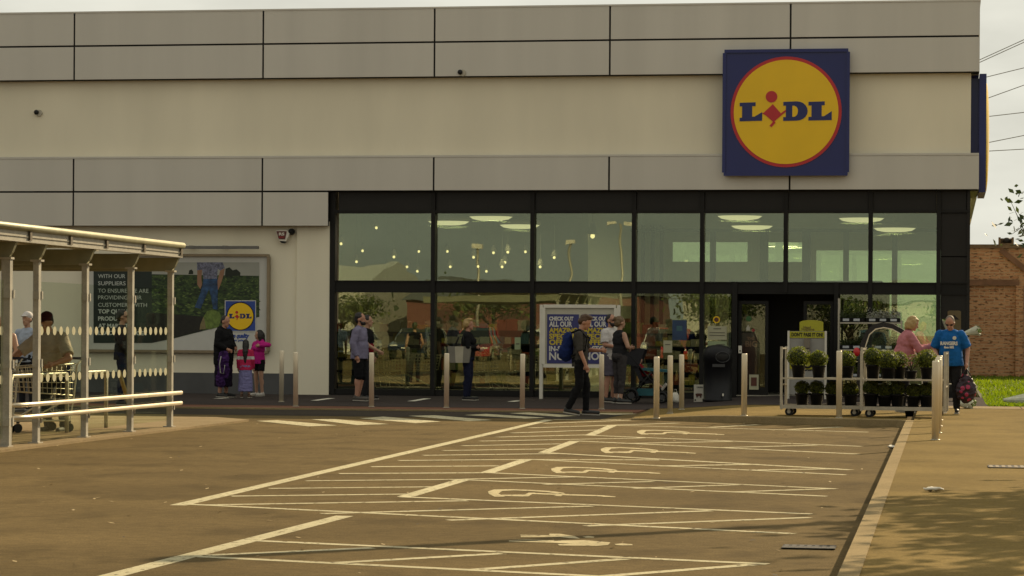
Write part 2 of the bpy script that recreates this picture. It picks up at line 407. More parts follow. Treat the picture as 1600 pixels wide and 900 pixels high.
# slab path beyond, with joints
mb = MB()
for i in range(44):
    for j in range(1):
        x = KX + .12 + i * .92
        mb.obox((x + .46, 48.75, .085), (.905, 1.5, .06))
structure(mb.build('slab_path', surface('paving_slabs', (0.26, 0.195, 0.115), (0.31, 0.235, 0.14), 0.9, 0.12), bevel=.008), 'row of pale paving slabs beside the grass', 'pavement')
mb = MB(); mb.slab([Vector((0.75, 49.52, .10)), Vector((60, 49.52, .10)), Vector((60, 200, .25)), Vector((0.75, 200, .25))], .3)
structure(mb.build('lawn_soil', mat('soil', (0.045, 0.05, 0.012), 0.95, amt=.3, scale=1)), 'soil under the mown grass right of the shop', 'ground')
# grass blades
mb = MB(); rg = random.Random(3)
for i in range(30000):
    yy = 49.55 + 43 * rg.random() ** 1.6; w = (yy * 0.04 + 3.2)
    xx = rg.uniform(.8, 1.2 + w); h = rg.uniform(.04, .095); a = rg.uniform(0, 6.28); d = Vector((math.cos(a), math.sin(a), 0)) * rg.uniform(.012, .022)
    z0 = .10 + .15 * (yy - 49.52) / 150; b = Vector((rg.uniform(-.06, .06), rg.uniform(-.06, .06), h)); p = Vector((xx, yy, z0))
    mb.mi = rg.choice((0, 0, 1, 2)); mb.face([p - d, p + d, p + b])
M_GR = [leafmat('grass_%s' % s, c, .5, .25, .6) for s, c in (('mid', (.115, .155, .0028)), ('light', (.115, .160, .008)), ('deep', (.06, .098, .0026)))]
tag(mb.build('grass', M_GR), 'short bright green mown grass right of the shop', 'grass', kind='stuff')
M_LANE = surface('lane_dark', (.040, .034, .027), (.055, .046, .036), .5, .25)
mb = MB(); mb.face([Vector(p) for p in ((-45, 43.1, .0022), (-5.6, 43.1, .0022), (-5.5, 46.27, .0022), (-45, 46.27, .0022))])  # thin sheet over the asphalt, coloured darker along the front kerb
structure(mb.build('dark_lane_strip', M_LANE), 'darker strip of the lane beside the front kerb', 'road')
# grates
def grate(name, c, w, d, n, z, label, iron=(.16, .125, .08)):
    e = empty(name, (c.x, c.y, z), label, 'drain cover')
    b = MB(); b.box(c.x - w / 2, c.x + w / 2, c.y - d / 2, c.y + d / 2, z, z + .006); b.build('recess', M_DARK, e)
    b = MB()
    for i in range(n):
        x = c.x - w / 2 + w * (i + .5) / n; b.box(x - w / n * .28, x + w / n * .28, c.y - d / 2, c.y + d / 2, z + .0062, z + .009)
    for s in (-1, 1): b.box(c.x - w / 2, c.x + w / 2, c.y + s * d / 2 - .02, c.y + s * d / 2 + .02, z + .006, z + .0085)
    b.build('grating', mat('cast_iron_%d' % n, iron, .7, .3), e)
grate('drain_cover', G(1592, 730, .112), .62, .42, 10, .112, 'slotted metal drain cover set in the right pavement')
grate('gully_grate', Vector((KX - .32, G(1290, 857).y, 0)), .36, .24, 7, .004, 'dark gully grate in the road against the long kerb', (.03, .025, .018))
# ------------------------------------------------------------------ painted markings
def gline(mb, a, b, w, z=.004):
    p = G(*a); q = G(*b); d = (q - p); d.z = 0; n = Vector((-d.y, d.x, 0)).normalized() * w / 2
    mb.face([Vector((v.x, v.y, z)) for v in (p - n, q - n, q + n, p + n)])
mb = MB()
def c1(x, y): return (270 + x / 4, 700 + y / 4)
def c2(x, y): return (600 + x / 4, 640 + y / 4)
def c3(x, y): return (980 + x / 4, 640 + y / 4)
def c4(x, y): return (650 + x / 4, 760 + y / 4)
def c5(x, y): return (900 + x / 4, 760 + y / 4)
thick = [((858, 656), (278, 789.5)), (c2(1430, 98), c2(1285, 161)), (c2(1195, 196), c2(1000, 269)), (c2(895, 310), c2(645, 394)), (c2(495, 438), c2(130, 545)), (c1(1075, 424), (165, 902)),]
for i, (a, b) in enumerate(thick): gline(mb, a, b, .145, .0006 + i * .00002)
thin = [
 # hatched margin, far to near
 (c2(1060, 62), (970, 655.3)), (c2(1000, 86), (984, 656.6)), (c2(910, 114), c3(320, 84)), (c2(800, 146), c2(1340, 127)), (c2(705, 172), c2(1300, 157)), (c2(600, 197), c2(1600, 178)), (c2(490, 226), c2(1110, 214)),
 (c2(370, 256), c2(1020, 246)), (c2(245, 286), c2(1100, 275)), (c2(90, 318), c2(860, 312)), (c1(1240, 117), c2(720, 352)), (c1(1040, 160), c2(620, 395)), (c1(830, 205), c2(500, 436)), (c1(600, 253), c2(310, 483)), (c1(365, 301), c2(170, 528)),
 (c1(150, 357), c2(520, 570)),
 # bays
 (c2(1440, 98), c3(1508, 141)), (c3(520, 111), c3(820, 94)), (c3(1010, 125), c3(1335, 109)),
 (c2(1285, 161), c3(1465, 230)), (c2(1600, 178), c3(100, 175)), (c2(1200, 196), c3(1443, 278)), (c3(0, 212), c3(650, 199)), (c3(590, 238), c3(1190, 222)),
 (c2(1000, 269), c3(1397, 377)), (c2(890, 310), c3(1365, 408)), (c2(860, 312), c3(200, 315)), (c3(190, 353), c3(830, 342)), (c3(790, 378), c3(1330, 370)),
 (c2(640, 394), c3(1308, 496)), (c2(490, 438), c3(1252, 542)), (c2(500, 435), c2(1190, 421)), (c2(1000, 468), c3(160, 450)), (c3(40, 493), c3(690, 470)), (c3(640, 516), c3(1290, 494)),
 (c2(110, 546), c3(1155, 653)), (c1(100, 352), c3(1045, 776)), (c1(930, 411), c2(1300, 604)), (c2(400, 692), c3(520, 633)), (c4(1060, 248), c3(1140, 675)),
 (c1(520, 580), c5(1200, 486)), (c1(210, 672), c1(1250, 625)), (c1(100, 676), c4(1200, 566)), (c1(960, 722), c4(540, 420)), (c4(330, 524), c4(1310, 454)), (c4(1180, 562), c5(1100, 490)), (c4(1180, 562), (1250, 915))]
for i, (a, b) in enumerate(thin): gline(mb, a, b, .105 if a[1] > 740 or b[1] > 740 else .135, .0009 + i * .00002)
structure(mb.build('bay_marking', M_PAINT), 'pale painted lines of the disabled bays and hatched margin', 'road marking')
# ramp blocks of the crossing
mb = MB()
for q in ([(401, 658), (433, 656.8), (528, 665), (482, 666.5)], [(486, 655.5), (522, 655), (608, 663), (558, 664.5)], [(562, 654), (599, 651.2), (689, 659), (650, 661.5)], [(638, 650), (680, 649.2), (769, 656.6), (732, 658.4)],
          [(726, 648.8), (759, 647), (852, 653), (821, 654.3)], [(796, 646), (826, 644.7), (902, 650), (874, 651.5)], [(861, 644), (925, 642.7), (996, 647), (960, 648.4)]):
    mb.face([G(*p) + Vector((0, 0, .004)) for p in q])
structure(mb.build('crossing_marking', M_PAINT), 'row of slanted white crossing blocks on the lane by the shop', 'road marking')
mb = MB()
for a, b in (((491, 628.2), (518, 624.4)), ((642, 629.3), (668, 624.8)), ((798, 630), (812, 628.2)), ((338, 625.2), (358, 624))): gline(mb, a, b, .16, .031)
structure(mb.build('queue_marking', M_WHITE), 'short white waiting marks on the dark front pavement', 'road marking')
# wheelchair symbols: seat and wheel arc, footrest, body line, head bar
def gpoly(mb, pts, z=.0024): mb.face([Vector((G(*p).x, G(*p).y, z)) for p in pts])
# the farther ones shrink with distance: built on the ground from their own outlines
def wheel2(dx, dy, sx, sy, label):
    def conv(p): return ((p[0] - 650) * sx + dx, (p[1] - 499) * sy + dy)
    mb = MB()
    arc = [(690, 545), (655, 528), (650, 512), (690, 500), (800, 499), (920, 503), (1040, 510), (1130, 521)]
    inn = [(760, 545), (735, 536), (715, 526), (738, 510), (810, 506), (915, 510), (1020, 517), (1085, 526)]
    for i in range(len(arc) - 1): gpoly(mb, [conv(arc[i]), conv(arc[i + 1]), conv(inn[i + 1]), conv(inn[i])])
    gpoly(mb, [conv(p) for p in ((1120, 523), (1060, 541), (1105, 543), (1135, 528))], .0025)
    gpoly(mb, [conv(p) for p in ((735, 534), (880, 532), (870, 545), (730, 540))], .0026)
    gpoly(mb, [conv(p) for p in ((905, 521), (945, 521), (900, 544), (855, 544))], .0027)
    gpoly(mb, [conv(p) for p in ((935, 522), (1130, 529), (1380, 538), (1385, 545), (1120, 537), (930, 530))], .0028)
    gpoly(mb, [conv(p) for p in ((1365, 538), (1450, 545), (1440, 549), (1365, 547))], .0029)
    tag(mb.build('wheelchair_symbol', M_PAINT2), label, 'road marking', 'wheelchair symbols painted in the bays')
wheel2(762.5, 764.75, .25, .25, 'nearest white wheelchair symbol, in the bay before the figure symbol')
wheel2(861, 729.7, .215, .216, 'second nearest white wheelchair symbol, middle of the row of bays')
wheel2(938.5, 699, .187, .20, 'third nearest white wheelchair symbol, one bay short of the entrance')
wheel2(995, 671.8, .172, .16, 'farthest white wheelchair symbol, in the bay by the entrance kerb')
mb = MB()
def k4(*pts): gpoly(mb, [c4(*p) for p in pts])
k4((650, 304), (835, 307), (835, 312), (655, 309)); k4((835, 297), (900, 298), (990, 312), (1025, 328), (960, 325), (900, 318), (655, 319), (655, 313), (830, 311))
k4((590, 331), (880, 340), (1060, 338), (1215, 352), (1200, 368), (1130, 374), (895, 371), (885, 362), (975, 360), (860, 354), (580, 346), (582, 340), (850, 347))
k4((1040, 316), (1075, 312), (1115, 316), (1110, 322), (1060, 322)); k4((1240, 362), (1285, 358), (1350, 363), (1355, 369), (1290, 371), (1250, 368))
tag(mb.build('figure_symbol', M_PAINT2), 'white painted figure symbol of two people in the nearest bay', 'road marking')
# litter and flecks
mb = MB(); rg = random.Random(11)
for i in range(260):
    y = rg.uniform(14.5, 42); x = rg.uniform(-y * .36 - 1, KX - .1); r = rg.uniform(.010, .034); a = rg.uniform(0, 6.28)
    mb.mi = rg.choice((0, 0, 1))
    p = Vector((x, y, .009)); u = Vector((math.cos(a), math.sin(a), .15)) * r; w = Vector((-math.sin(a), math.cos(a), 0)) * r * .5
    mb.face([p - u, p - w, p + u, p + w])
tag(mb.build('leaf_litter', [mat('dry_leaf', (.36, .27, .13), .9), mat('dark_leaf', (.05, .035, .02), .9)]), 'dry leaf flecks scattered over the bays', 'leaf litter', kind='stuff')
def crumple(name, c, r, m, label, cat='litter'):
    b = MB(); b.sphere(c, (r * 1.5, r, r * .35), 10, 7)
    for v in b.bm.verts: v.co += Vector((noise.noise(v.co * 23), noise.noise(v.co * 23 + Vector((5, 0, 0))), .6 * noise.noise(v.co * 31))) * r * .7
    mn = min(v.co.z for v in b.bm.verts)
    for v in b.bm.verts: v.co.z += c.z - mn
    tag(b.build(name, m), label, cat)
crumple('paper_scrap', G(1458, 768.5, .11), .05, M_WHITE, 'crumpled white paper scrap on the shaded right pavement')
crumple('plastic_scrap', G(1395, 701, .0), .05, M_WHITE, 'white plastic scrap in the road against the long kerb')
# ================================================================== the shop building
shop = empty('supermarket', (-10, YF, 0), 'long cream and grey supermarket with glazed shop front and two cladding bands', 'supermarket')
YB = YF - .22                    # face of the cladding bands
YW = YF - .02                    # face of the render
XR_B = P(1530, 200, YB).x        # right ends
XR_W = P(1517, 180, YW).x
XL = -46.0
def zat(px, py, Y): return P(px, py, Y).z
Z_TOP = zat(800, 11.5, YB); Z_M1 = zat(800, 64.4, YB); Z_B1 = zat(800, 119.6, YB)
Z_T2 = zat(800, 243.9, YB); Z_M2 = zat(800, 298.4, YB); Z_B2 = zat(300, 352.8, YB)
XG = P(514.5, 500, YW).x         # left edge of the glazing
DEPTH = 34
# render
mb = MB(); mb.box(XL, XR_W, YW, YW + .35, Z_T2 - .05, Z_B1 + .05)
ZPL = zat(330, 582.5, YW); mb.box(XL, XG, YW + .06, YW + .35, ZPL - .03, Z_B2 + .1)
XP = P(463, 500, YW).x
mb.box(XP, XG, YW, YW + .06, .02, Z_B2 + .1)
mb.box(XP + .001, XG, YW + .061, YW + .35, .0, ZPL - .031)
mb.box(XL, XL + .3, YW + .36, YF + DEPTH, 0, Z_TOP - .1)
mb.box(XR_W - .3, XR_W, YW + .36, YF + DEPTH, Z_T2 - .05, Z_B1 + .05)
mb.box(XR_W - .3, XR_W, YF + 14.0, YF + DEPTH, 0, Z_T2 - .06); mb.box(XR_W - .3, XR_W, YF + 3.0, YF + 14, 4.3, Z_T2 - .06); mb.box(XR_W - .3, XR_W, YF + 3.0, YF + 14, 0, .25)
wall = mb.build('wall', M_WALL, shop)
mb = MB(); mb.box(XL, XP - .002, YW + .045, YW + .34, 0, ZPL - .001); mb.build('plinth', M_PLINTH, shop)
# cladding bands: backing and separate sheets with open joints
mb = MB(); mb.m(1)
mb.box(XL, XR_B - .02, YB + .035, YW + .3, Z_B1 + .005, Z_TOP - .02); mb.box(XL, XR_B - .02, YB + .035, YW + .3, Z_M2 + .005, Z_T2 - .02)
mb.box(XL, XG - .02, YB + .035, YW + .3, Z_B2 + .005, Z_M2 - .001)
mb.box(XR_W - .2, XR_B - .02, YW + .31, YF + DEPTH, Z_B1 + .005, Z_TOP - .02); mb.box(XR_W - .2, XR_B - .02, YW + .31, YF + DEPTH, Z_M2 + .005, Z_T2 - .02)
mb.m(0)
js = [XL, P(-470, 60, YB).x, P(-180, 60, YB).x] + [P(x, 60, YB).x for x in (116.2, 411.3, 679, 953, 1235.2)] + [XR_B]
g = .020
for a, b in zip(js, js[1:]):
    for z0, z1 in ((Z_M1, Z_TOP), (Z_B1, Z_M1), (Z_M2, Z_T2)): mb.box(a + g, b - (g if b < XR_B else 0), YB + rg.uniform(-.002, .002), YB + .03, z0 + g, z1 - (g if z1 != Z_TOP else 0))
    bb = min(b, XG)
    if a < XG: mb.box(a + g, bb - (g if bb == b else 0), YB, YB + .03, Z_B2 + .004, Z_M2 - g)
y = YB + .05                                       # the bands turn the right corner
while y < YF + DEPTH:
    for z0, z1 in ((Z_M1, Z_TOP), (Z_B1, Z_M1), (Z_M2, Z_T2)): mb.box(XR_B - .03, XR_B, y, y + 3.8, z0 + g, z1 - (g if z1 != Z_TOP else 0))
    y += 3.85
mb.build('cladding', [M_CLAD, M_DARK], shop, bevel=.004)
mb = MB(); mb.box(XR_W - .19, XR_B - .012, YW + .31, YF + DEPTH, Z_B1 - .004, Z_B1 + .004); mb.box(XR_W - .19, XR_B - .012, YW + .31, YF + DEPTH, Z_M2 - .004, Z_M2 + .004); mb.build('soffit', M_WALL, shop)
mb = MB(); mb.box(XL, XR_B + .015, YB - .015, YW + .35, Z_TOP, Z_TOP + .035); mb.box(XR_W - .2, XR_B + .015, YW + .352, YF + DEPTH, Z_TOP, Z_TOP + .035)
mb.box(XL, XR_B - .002, YB - .012, YW - .002, Z_T2 - .018, Z_T2 + .025)
mb.build('coping', M_CLAD, shop)
mb = MB(); mb.box(XL, XR_W, YW + .36, YF + DEPTH, Z_TOP - .5, Z_TOP - .3); mb.box(XL, XR_W - .3, YF + DEPTH, YF + DEPTH + .3, 5, Z_TOP - .1); mb.build('roof', M_DARK, shop)
# shop front -------------------------------------------------------
YGL = YF + .10                                    # glass plane
X0 = P(524, 400, YF).x; XE = P(1513, 400, YF).x; XW = P(1466.5, 400, YF).x
cols = [524.5, 677, 832, 990.5, 1097, 1227.5, 1360, 1466.5]
CX = [P(c, 400, YF).x for c in cols]
zt = zat(900, 298.5, YF); zu = zat(900, 330.5, YF); z2 = zat(900, 439.5, YF); z3 = zat(900, 458, YF)
ZB = .03
mb = MB()
mb.box(XG + .002, X0 + .0, YF - .03, YF + .22, ZB, zt)           # left jamb
mb.box(X0, XE, YF, YF + .2, z2, z3)                               # transom band
mb.box(X0, XE, YF - .03, YF + .2, z2 - .02, z2 - .0)
mb.box(X0, XE, YF - .03, YF + .2, z3 - .001, z3 + .03)
mb.box(X0, P(1148, 500, YF).x, YF, YF + .16, ZB, ZB + .13)
mb.box(P(1306, 500, YF).x, XE, YF, YF + .16, zf(0, 0), zf(0, 0) + .13)
for i, c in enumerate(CX):
    w = .045
    if i == 0: continue
    if i == 5: mb.box(c - w, c + w, YF - .05, YF + .2, z3 + .03, zt - .02); continue
    mb.box(c - w, c + w, YF - .05, YF + .2, ZB, zt - .02)
mb.box(X0, XE, YF - .04, YF + .2, zu - .03, zu + .03)
mb.box(P(1144, 500, YF).x, P(1152, 500, YF).x, YF - .05, YF + .2, ZB, z2)
mb.box(P(1303, 500, YF).x, P(1310, 500, YF).x, YF - .05, YF + .2, ZB, z2)
mb.build('window_frame', M_FRAME, shop)
mb = MB()
for a, b in zip(CX, CX[1:] + [XE]): mb.box(a + .05, b - .05, YF + .03, YF + .12, zu + .031, zt)
for q in ((zu - .04, zat(1490, 400, YF)), (zat(1490, 402, YF), z2), (z3 + .04, .14)): mb.box(XW + .05, XE - .03, YF + .02, YF + .14, min(q), max(q))
mb.box(XW + .046, XE - .031, YF + .15, YF + .2, .1, zt); mb.box(XE - .03, XR_W, YF - .02, YF + 3.0, .1, Z_M2 - .01)       # corner pier
mb.build('dark_panel', M_SPAN, shop)
panes = [(CX[i], CX[i + 1], z2, zu - .03) for i in range(7)] + [(CX[i], CX[i + 1], ZB + .13, z3 + 0) for i in range(4)]
panes += [(CX[4], P(1145, 500, YF).x, ZB + .13, z3), (P(1309, 500, YF).x, CX[6], .24, z3), (CX[6], CX[7], .24, z3)]
for a, b, c, d in panes:
    m_ = MB(); m_.box(a + .045, b - .045, YGL, YGL + .012, c, d); m_.build('window_pane', M_GLASS, shop)
for k in range(5):
    m_ = MB(); m_.box(XR_W - .16, XR_W - .148, YF + 3.05 + k * 2.19, YF + 5.15 + k * 2.19, .25, 4.3); m_.build('window_pane', M_GLASS, shop)
    m_ = MB(); m_.box(XR_W - .22, XR_W - .08, YF + 5.15 + k * 2.19, YF + 5.24 + k * 2.19, .25, 4.3); m_.build('side_mullion', M_FRAME, shop)
# entrance: recess, sliding doors
dl, dr = P(1152, 500, YF).x, P(1303, 500, YF).x
mb = MB(); mb.box(dl, dr, YF + .02, YF + .2, z2 - .25, z3 + .0); mb.build('door_header', M_FRAME, shop)
dz = zat(1200, 470, YF)
def leaf(a, b, yy):
    d_ = MB(); w = .07
    d_.box(a, a + w, yy, yy + .06, .11, dz); d_.box(b - w, b, yy, yy + .06, .11, dz); d_.box(a + w, b - w, yy, yy + .06, dz - w, dz); d_.box(a + w, b - w, yy, yy + .06, .11, .28)
    o = d_.build('door', M_FRAME, shop)
    p_ = MB(); p_.box(a + w, b - w, yy + .02, yy + .035, .28, dz - w); p_.build('door_glass', M_GLASS2, o)
leaf(P(1153, 500, YF).x, P(1200, 500, YF).x, YF + .12); leaf(P(1255, 500, YF).x, P(1302, 500, YF).x, YF + .12)
mb = MB(); mb.box(dl, dr, YF - .2, YF + 3, .10, .1145); mb.build('door_threshold', M_GALV, shop)
# interior shell
M_FLOORI = mat('shop_floor', (.22, .2, .16), .3, amt=.1); M_WALLI = mat('shop_wall', (.62, .59, .48), .8, amt=.05); M_CEIL = mat('shop_ceiling', (.5, .47, .38), .9, amt=.05)
mb = MB(); mb.box(XG - 3, XR_W - .3, YF + .22, YF + 26, .0, .018); mb.box(X0, dl, YF + .21, YF + .3, .0, .1); mb.build('interior_floor', M_FLOORI, shop)
ZC = 4.72
mb = MB(); mb.box(XG - 3, XR_W - .3, YF + .22, YF + 26, ZC, ZC + .1); mb.build('interior_ceiling', M_CEIL, shop)
YI = YF + 15
mb = MB()
mb.box(XG - 3, XG - 2.8, YF + .4, YF + 26, .02, ZC)
xm = P(995, 400, YI).x
mb.box(XG - 2.8, xm, YI + 4, YI + 4.2, .02, ZC)              # back wall of the sales floor
mb.box(xm, xm + .15, YF + 4, YI + 4, .02, ZC)
xa, xb, xc_, xd = [P(x, 400, YI).x for x in (1050, 1168, 1198, 1266)]; za, zb_ = zat(1100, 378, YI), zat(1100, 409, YI); xe = P(1275, 400, YI).x; xf = XR_W - .35; zh = zat(1300, 391, YI)
mb.box(xm + .15, xe, YI, YI + .2, za, ZC); mb.box(xm + .15, xe, YI, YI + .2, .02, zb_); mb.box(xm + .15, xa, YI, YI + .2, zb_, za); mb.box(xb, xc_, YI, YI + .2, zb_, za); mb.box(xd, xe, YI, YI + .2, zb_, za)
mb.box(xe, xf, YI, YI + .2, zh, ZC); mb.box(xe, xf, YI, YI + .2, .02, 1.1)
mb.build('interior_wall', M_WALLI, shop)
for a_, b_, c_, d_ in ((xa, xb, zb_, za), (xc_, xd, zb_, za), (xe, xf, 1.1, zh)):
    m_ = MB(); m_.box(a_, b_, YI + .1, YI + .112, c_, d_); m_.build('window_pane', M_GLASS, shop)
mb = MB()
for x in (1114, 1196, 1262, 1322, 1398): xx = P(x, 400, YI - 3).x; mb.box(xx - .07 * (2 if x in (1196, 1262) else 1), xx + .07, YI - 3.1, YI - 2.9, .02, zat(1200, 362, YI - 3))
mb.box(xm + .2, xf, YI - 3.1, YI - 2.9, zat(1200, 362, YI - 3), zat(1200, 358, YI - 3))
for x in (1005, 1020, 1034): xx = P(x, 400, YI - 1).x; mb.box(xx - .05, xx + .05, YI - 1.1, YI - 1, .02, zat(1100, 352, YI - 1))
mb.build('interior_mullion', M_FRAME, shop)
mb = MB(); mb.box(dl - .1, dr + 1.0, YF + 3.2, YF + 3.3, .02, 2.5); mb.box(dr + 1.0, dr + 1.1, YF + .4, YF + 3.2, .02, 2.5); mb.box(dl - .1, dr + 1.0, YF + .35, YF + 3.2, 2.51, 2.56); mb.box(dl - .2, dl - .101, YF + .22, YF + 3.3, .02, 2.56); mb.box(dl - .1, dr + 1.0, YF + .201, YF + .349, 2.3, 2.56); mb.build('lobby_wall', M_SPAN, shop)
# counters and shelving seen through the lower panes
def shelf_unit(c, w, h, d, label, group, seed):
    e = empty('shop_shelf', c, label, 'shelf', group); r = random.Random(seed)
    b = MB(); b.box(-w / 2, w / 2, d / 2 - .03, d / 2, 0, h)
    for k in range(5): b.box(-w / 2, w / 2, -d / 2, d / 2 - .031, .12 + k * (h - .2) / 4.2, .15 + k * (h - .2) / 4.2)
    for s in (-1, 1): b.box(s * w / 2 - .02, s * w / 2 + .02, -d / 2 - .002, d / 2 + .002, 0, h + .002)
    b.build('shelf_frame', M_FRAME).parent = e
    cols_ = [mat('goods_%d' % i, c_, .5) for i, c_ in enumerate(((.3, .25, .05), (.05, .1, .15), (.3, .28, .22), (.12, .17, .05), (.24, .05, .03), (.35, .33, .28)))]
    b = MB()
    for k in range(5):
        x = -w / 2 + .05; z = .151 + k * (h - .2) / 4.2
        while x < w / 2 - .2:
            ww = r.uniform(.12, .32); hh = r.uniform(.12, .28); b.mi = r.randrange(6); b.box(x, x + ww - .01, -d / 2 + .03, d / 2 - .06, z, z + hh); x += ww
    gds = b.build('goods', cols_); gds.parent = e; gds['kind'] = 'stuff'
for i, (px, yy, w, h) in enumerate(((590, 6, 3.0, 1.5), (770, 7, 3.4, 1.55), (930, 9, 2.6, 1.6), (1040, 7.5, 2.2, 1.5))):
    p = P(px, 560, YF + yy)
    shelf_unit((p.x, YF + yy, .018), w, h, .5, ['dim stocked shelf inside behind the leftmost shop window', 'dim stocked shelf inside behind the second shop window', 'dim stocked shelf inside behind the poster board', 'dim stocked shelf inside behind the pushchair'][i], 'stocked shelves inside the shop', i)
# ceiling discs and pendants
M_LAMP = mat('lamp_disc', (1.0, .86, .58), .5, amt=0, emit=.8); M_BULB = mat('bulb', (1.0, .78, .42), .5, amt=0, emit=1.7)
M_LAMPB = mat('lamp_body', (.5, .46, .36), .5)
names = ['left of three round ceiling lamps in second upper window', 'top of three round ceiling lamps in second upper window', 'right of three round ceiling lamps in second upper window', 'upper round ceiling lamp in fifth upper window', 'lower round ceiling lamp in fifth upper window', 'round ceiling lamp in sixth upper window', 'round ceiling lamp in the rightmost upper window']
for (px, py, w), lb in zip(((701, 345, 68), (767, 337.5, 71), (812, 350.5, 66), (1156, 336.5, 72), (1175, 352, 67), (1346, 340, 72), (1398, 355.5, 67)), names):
    yy = YF + (5 if py < 343 else 9); p = P(px, py, yy); r = w / 2 / FPX * (yy + 1) * .985
    e = empty('ceiling_lamp', p, lb, 'ceiling lamp', 'round ceiling lamps inside the shop')
    b = MB(); b.lathe([(r * .97, -.02), (r, .0), (r, .09), (r * .9, .1)], p, 28); b.cyl(p + Vector((0, 0, .1)), (p.x, p.y, ZC), .012, n=6); b.build('lamp_body', M_LAMPB, e)
    b = MB(); b.lathe([(r * .05, -.115), (r * .5, -.105), (r * .8, -.075), (r * .96, -.0205)], p, 28); b.build('diffuser', M_LAMP, e)
    li = bpy.data.lights.new('lamp_light', 'AREA'); li.shape = 'DISK'; li.size = r * 1.8; li.energy = 38; li.color = (1, .84, .58); lo_ = bpy.data.objects.new('lamp_light', li); COL.objects.link(lo_); lo_.parent = e; lo_.location = (0, 0, -.13)
pend = [(533, 381), (557, 409), (566.5, 392), (588, 356), (615.5, 401.5), (636, 417), (654.5, 393), (652, 424), (699, 393), (703.5, 417), (740, 402), (747, 416.5), (771, 395), (760, 424), (784.5, 417), (789, 410), (793.5, 394), (821, 393.5), (844, 417), (866, 402.5), (926, 369), (929, 410.5), (936, 402), (963, 411), (967, 417.5), (979.5, 410.5), (972, 425)]
for i, (px, py) in enumerate(pend):
    yy = YF + (4 if i == 20 else rg.uniform(9, 17)); p = P(px, py, yy); s = 1.5 if i == 20 else 1
    e = empty('pendant_lamp', p, 'largest pendant bulb glowing in the third upper window' if i == 20 else 'small warm pendant bulb hanging inside behind the upper shop windows', 'pendant lamp', None if i == 20 else 'small pendant bulbs inside the shop')
    b = MB(); b.sphere(p, .036 * s, 8, 6); b.build('bulb', M_BULB, e)
    b = MB(); b.lathe([(.09 * s, .04), (.03 * s, .2 * s)], p, 10); b.cyl(p + Vector((0, 0, .2 * s)), (p.x, p.y, ZC), .005, n=5); b.build('lamp_shade', M_LAMPB, e)
# ------------------------------------------------------------------ signs
def logo(parent, c, a, b, R, disc=True, t=.012, square=None):
    """square blue sign logo around centre c; R = yellow disc radius"""
    c = Vector(c); n = Vector(a).cross(b).normalized(); k = R / 260
    def pl(pts): return [((x - 408) * k, -(y - 367) * k) for x, y in pts]
    def circ(cx, cy, r, nn=64): return [(cx + r * math.cos(2 * math.pi * i / nn), cy + r * math.sin(2 * math.pi * i / nn)) for i in range(nn)]
    m1 = MB(); m1.prism(pl(circ(408, 367, 276)), c, a, b, t); m1.build('red_ring', M_RED, parent)
    m2 = MB(); m2.prism(pl(circ(408, 367, 260)), c + n * t, a, b, t * .5); m2.build('yellow_disc', M_YEL, parent)
    o = c + n * t * 1.5; m3 = MB()
    m3.prism(pl([(178, 320), (257, 318), (257, 337), (240, 337), (240, 390), (252, 390), (290, 367), (290, 410), (178, 413), (178, 395), (190, 395), (190, 338), (178, 338)]), o, a, b, t * .6)
    D = [(395, 317), (462, 315)] + [(462 + 54 * math.sin(q * math.pi / 10), 363 - 48 * math.cos(q * math.pi / 10)) for q in range(1, 10)] + [(462, 411), (395, 412), (395, 393), (408, 393), (408, 336), (395, 336)]
    m3.prism(pl(D), o, a, b, t * .6)
    m3.prism(pl([(520, 318), (600, 316), (600, 335), (585, 335), (585, 390), (597, 390), (635, 365), (635, 409), (520, 411), (520, 393), (535, 393), (535, 336), (520, 336)]), o, a, b, t * .6)
    m3.build('lettering', M_BLUE, parent)
    m4 = MB(); m4.prism(pl([(440, 337), (450, 337), (461, 343), (467, 353), (468, 364), (465, 379), (458, 388), (449, 392), (440, 392)]), o + n * t * .6, a, b, t * .15); m4.build('letter_counter', M_YEL, parent)
    m5 = MB(); m5.prism(pl(circ(336, 291, 29, 24)), o, a, b, t * .6); m5.prism(pl([(343, 328), (383, 374), (406, 357), (409, 365), (352, 413), (357, 421), (337, 443), (327, 436), (344, 416), (308, 384), (290, 374), (300, 368)]), o + n * .002, a, b, t * .6); m5.build('red_figure', M_RED, parent)
YS = YB - .22
A = P(1132, 79.5, YS); B_ = P(1325.5, 78.5, YS); C_ = P(1324.5, 272.5, YS); cx, cz = (A.x + B_.x) / 2, (A.z + C_.z) / 2; hs = (B_.x - A.x) / 2
sg = empty('shop_sign', (cx, YS, cz), 'large square blue sign with yellow disc and red ring high on the front', 'sign')
mb = MB(); mb.box(cx - hs, cx + hs, YS + .02, YB - .003, cz - hs, cz + hs); mb.build('backboard', M_BLUE, sg)
mb = MB()
for s in (-1, 1):
    mb.box(cx - hs, cx + hs, YS - .012, YS + .019, cz + s * hs - .035, cz + s * hs + .035); mb.box(cx + s * hs - .035, cx + s * hs + .035, YS - .013, YS + .018, cz - hs + .036, cz + hs - .036)
mb.build('sign_frame', M_BLUE, sg, bevel=.006)
cc = P(1228, 174.8, YS)
logo(sg, (cc.x, YS + .019, cc.z), XA, ZA, 81.5 / FPX * cc.dot(FWD) * 1.0, t=.014)
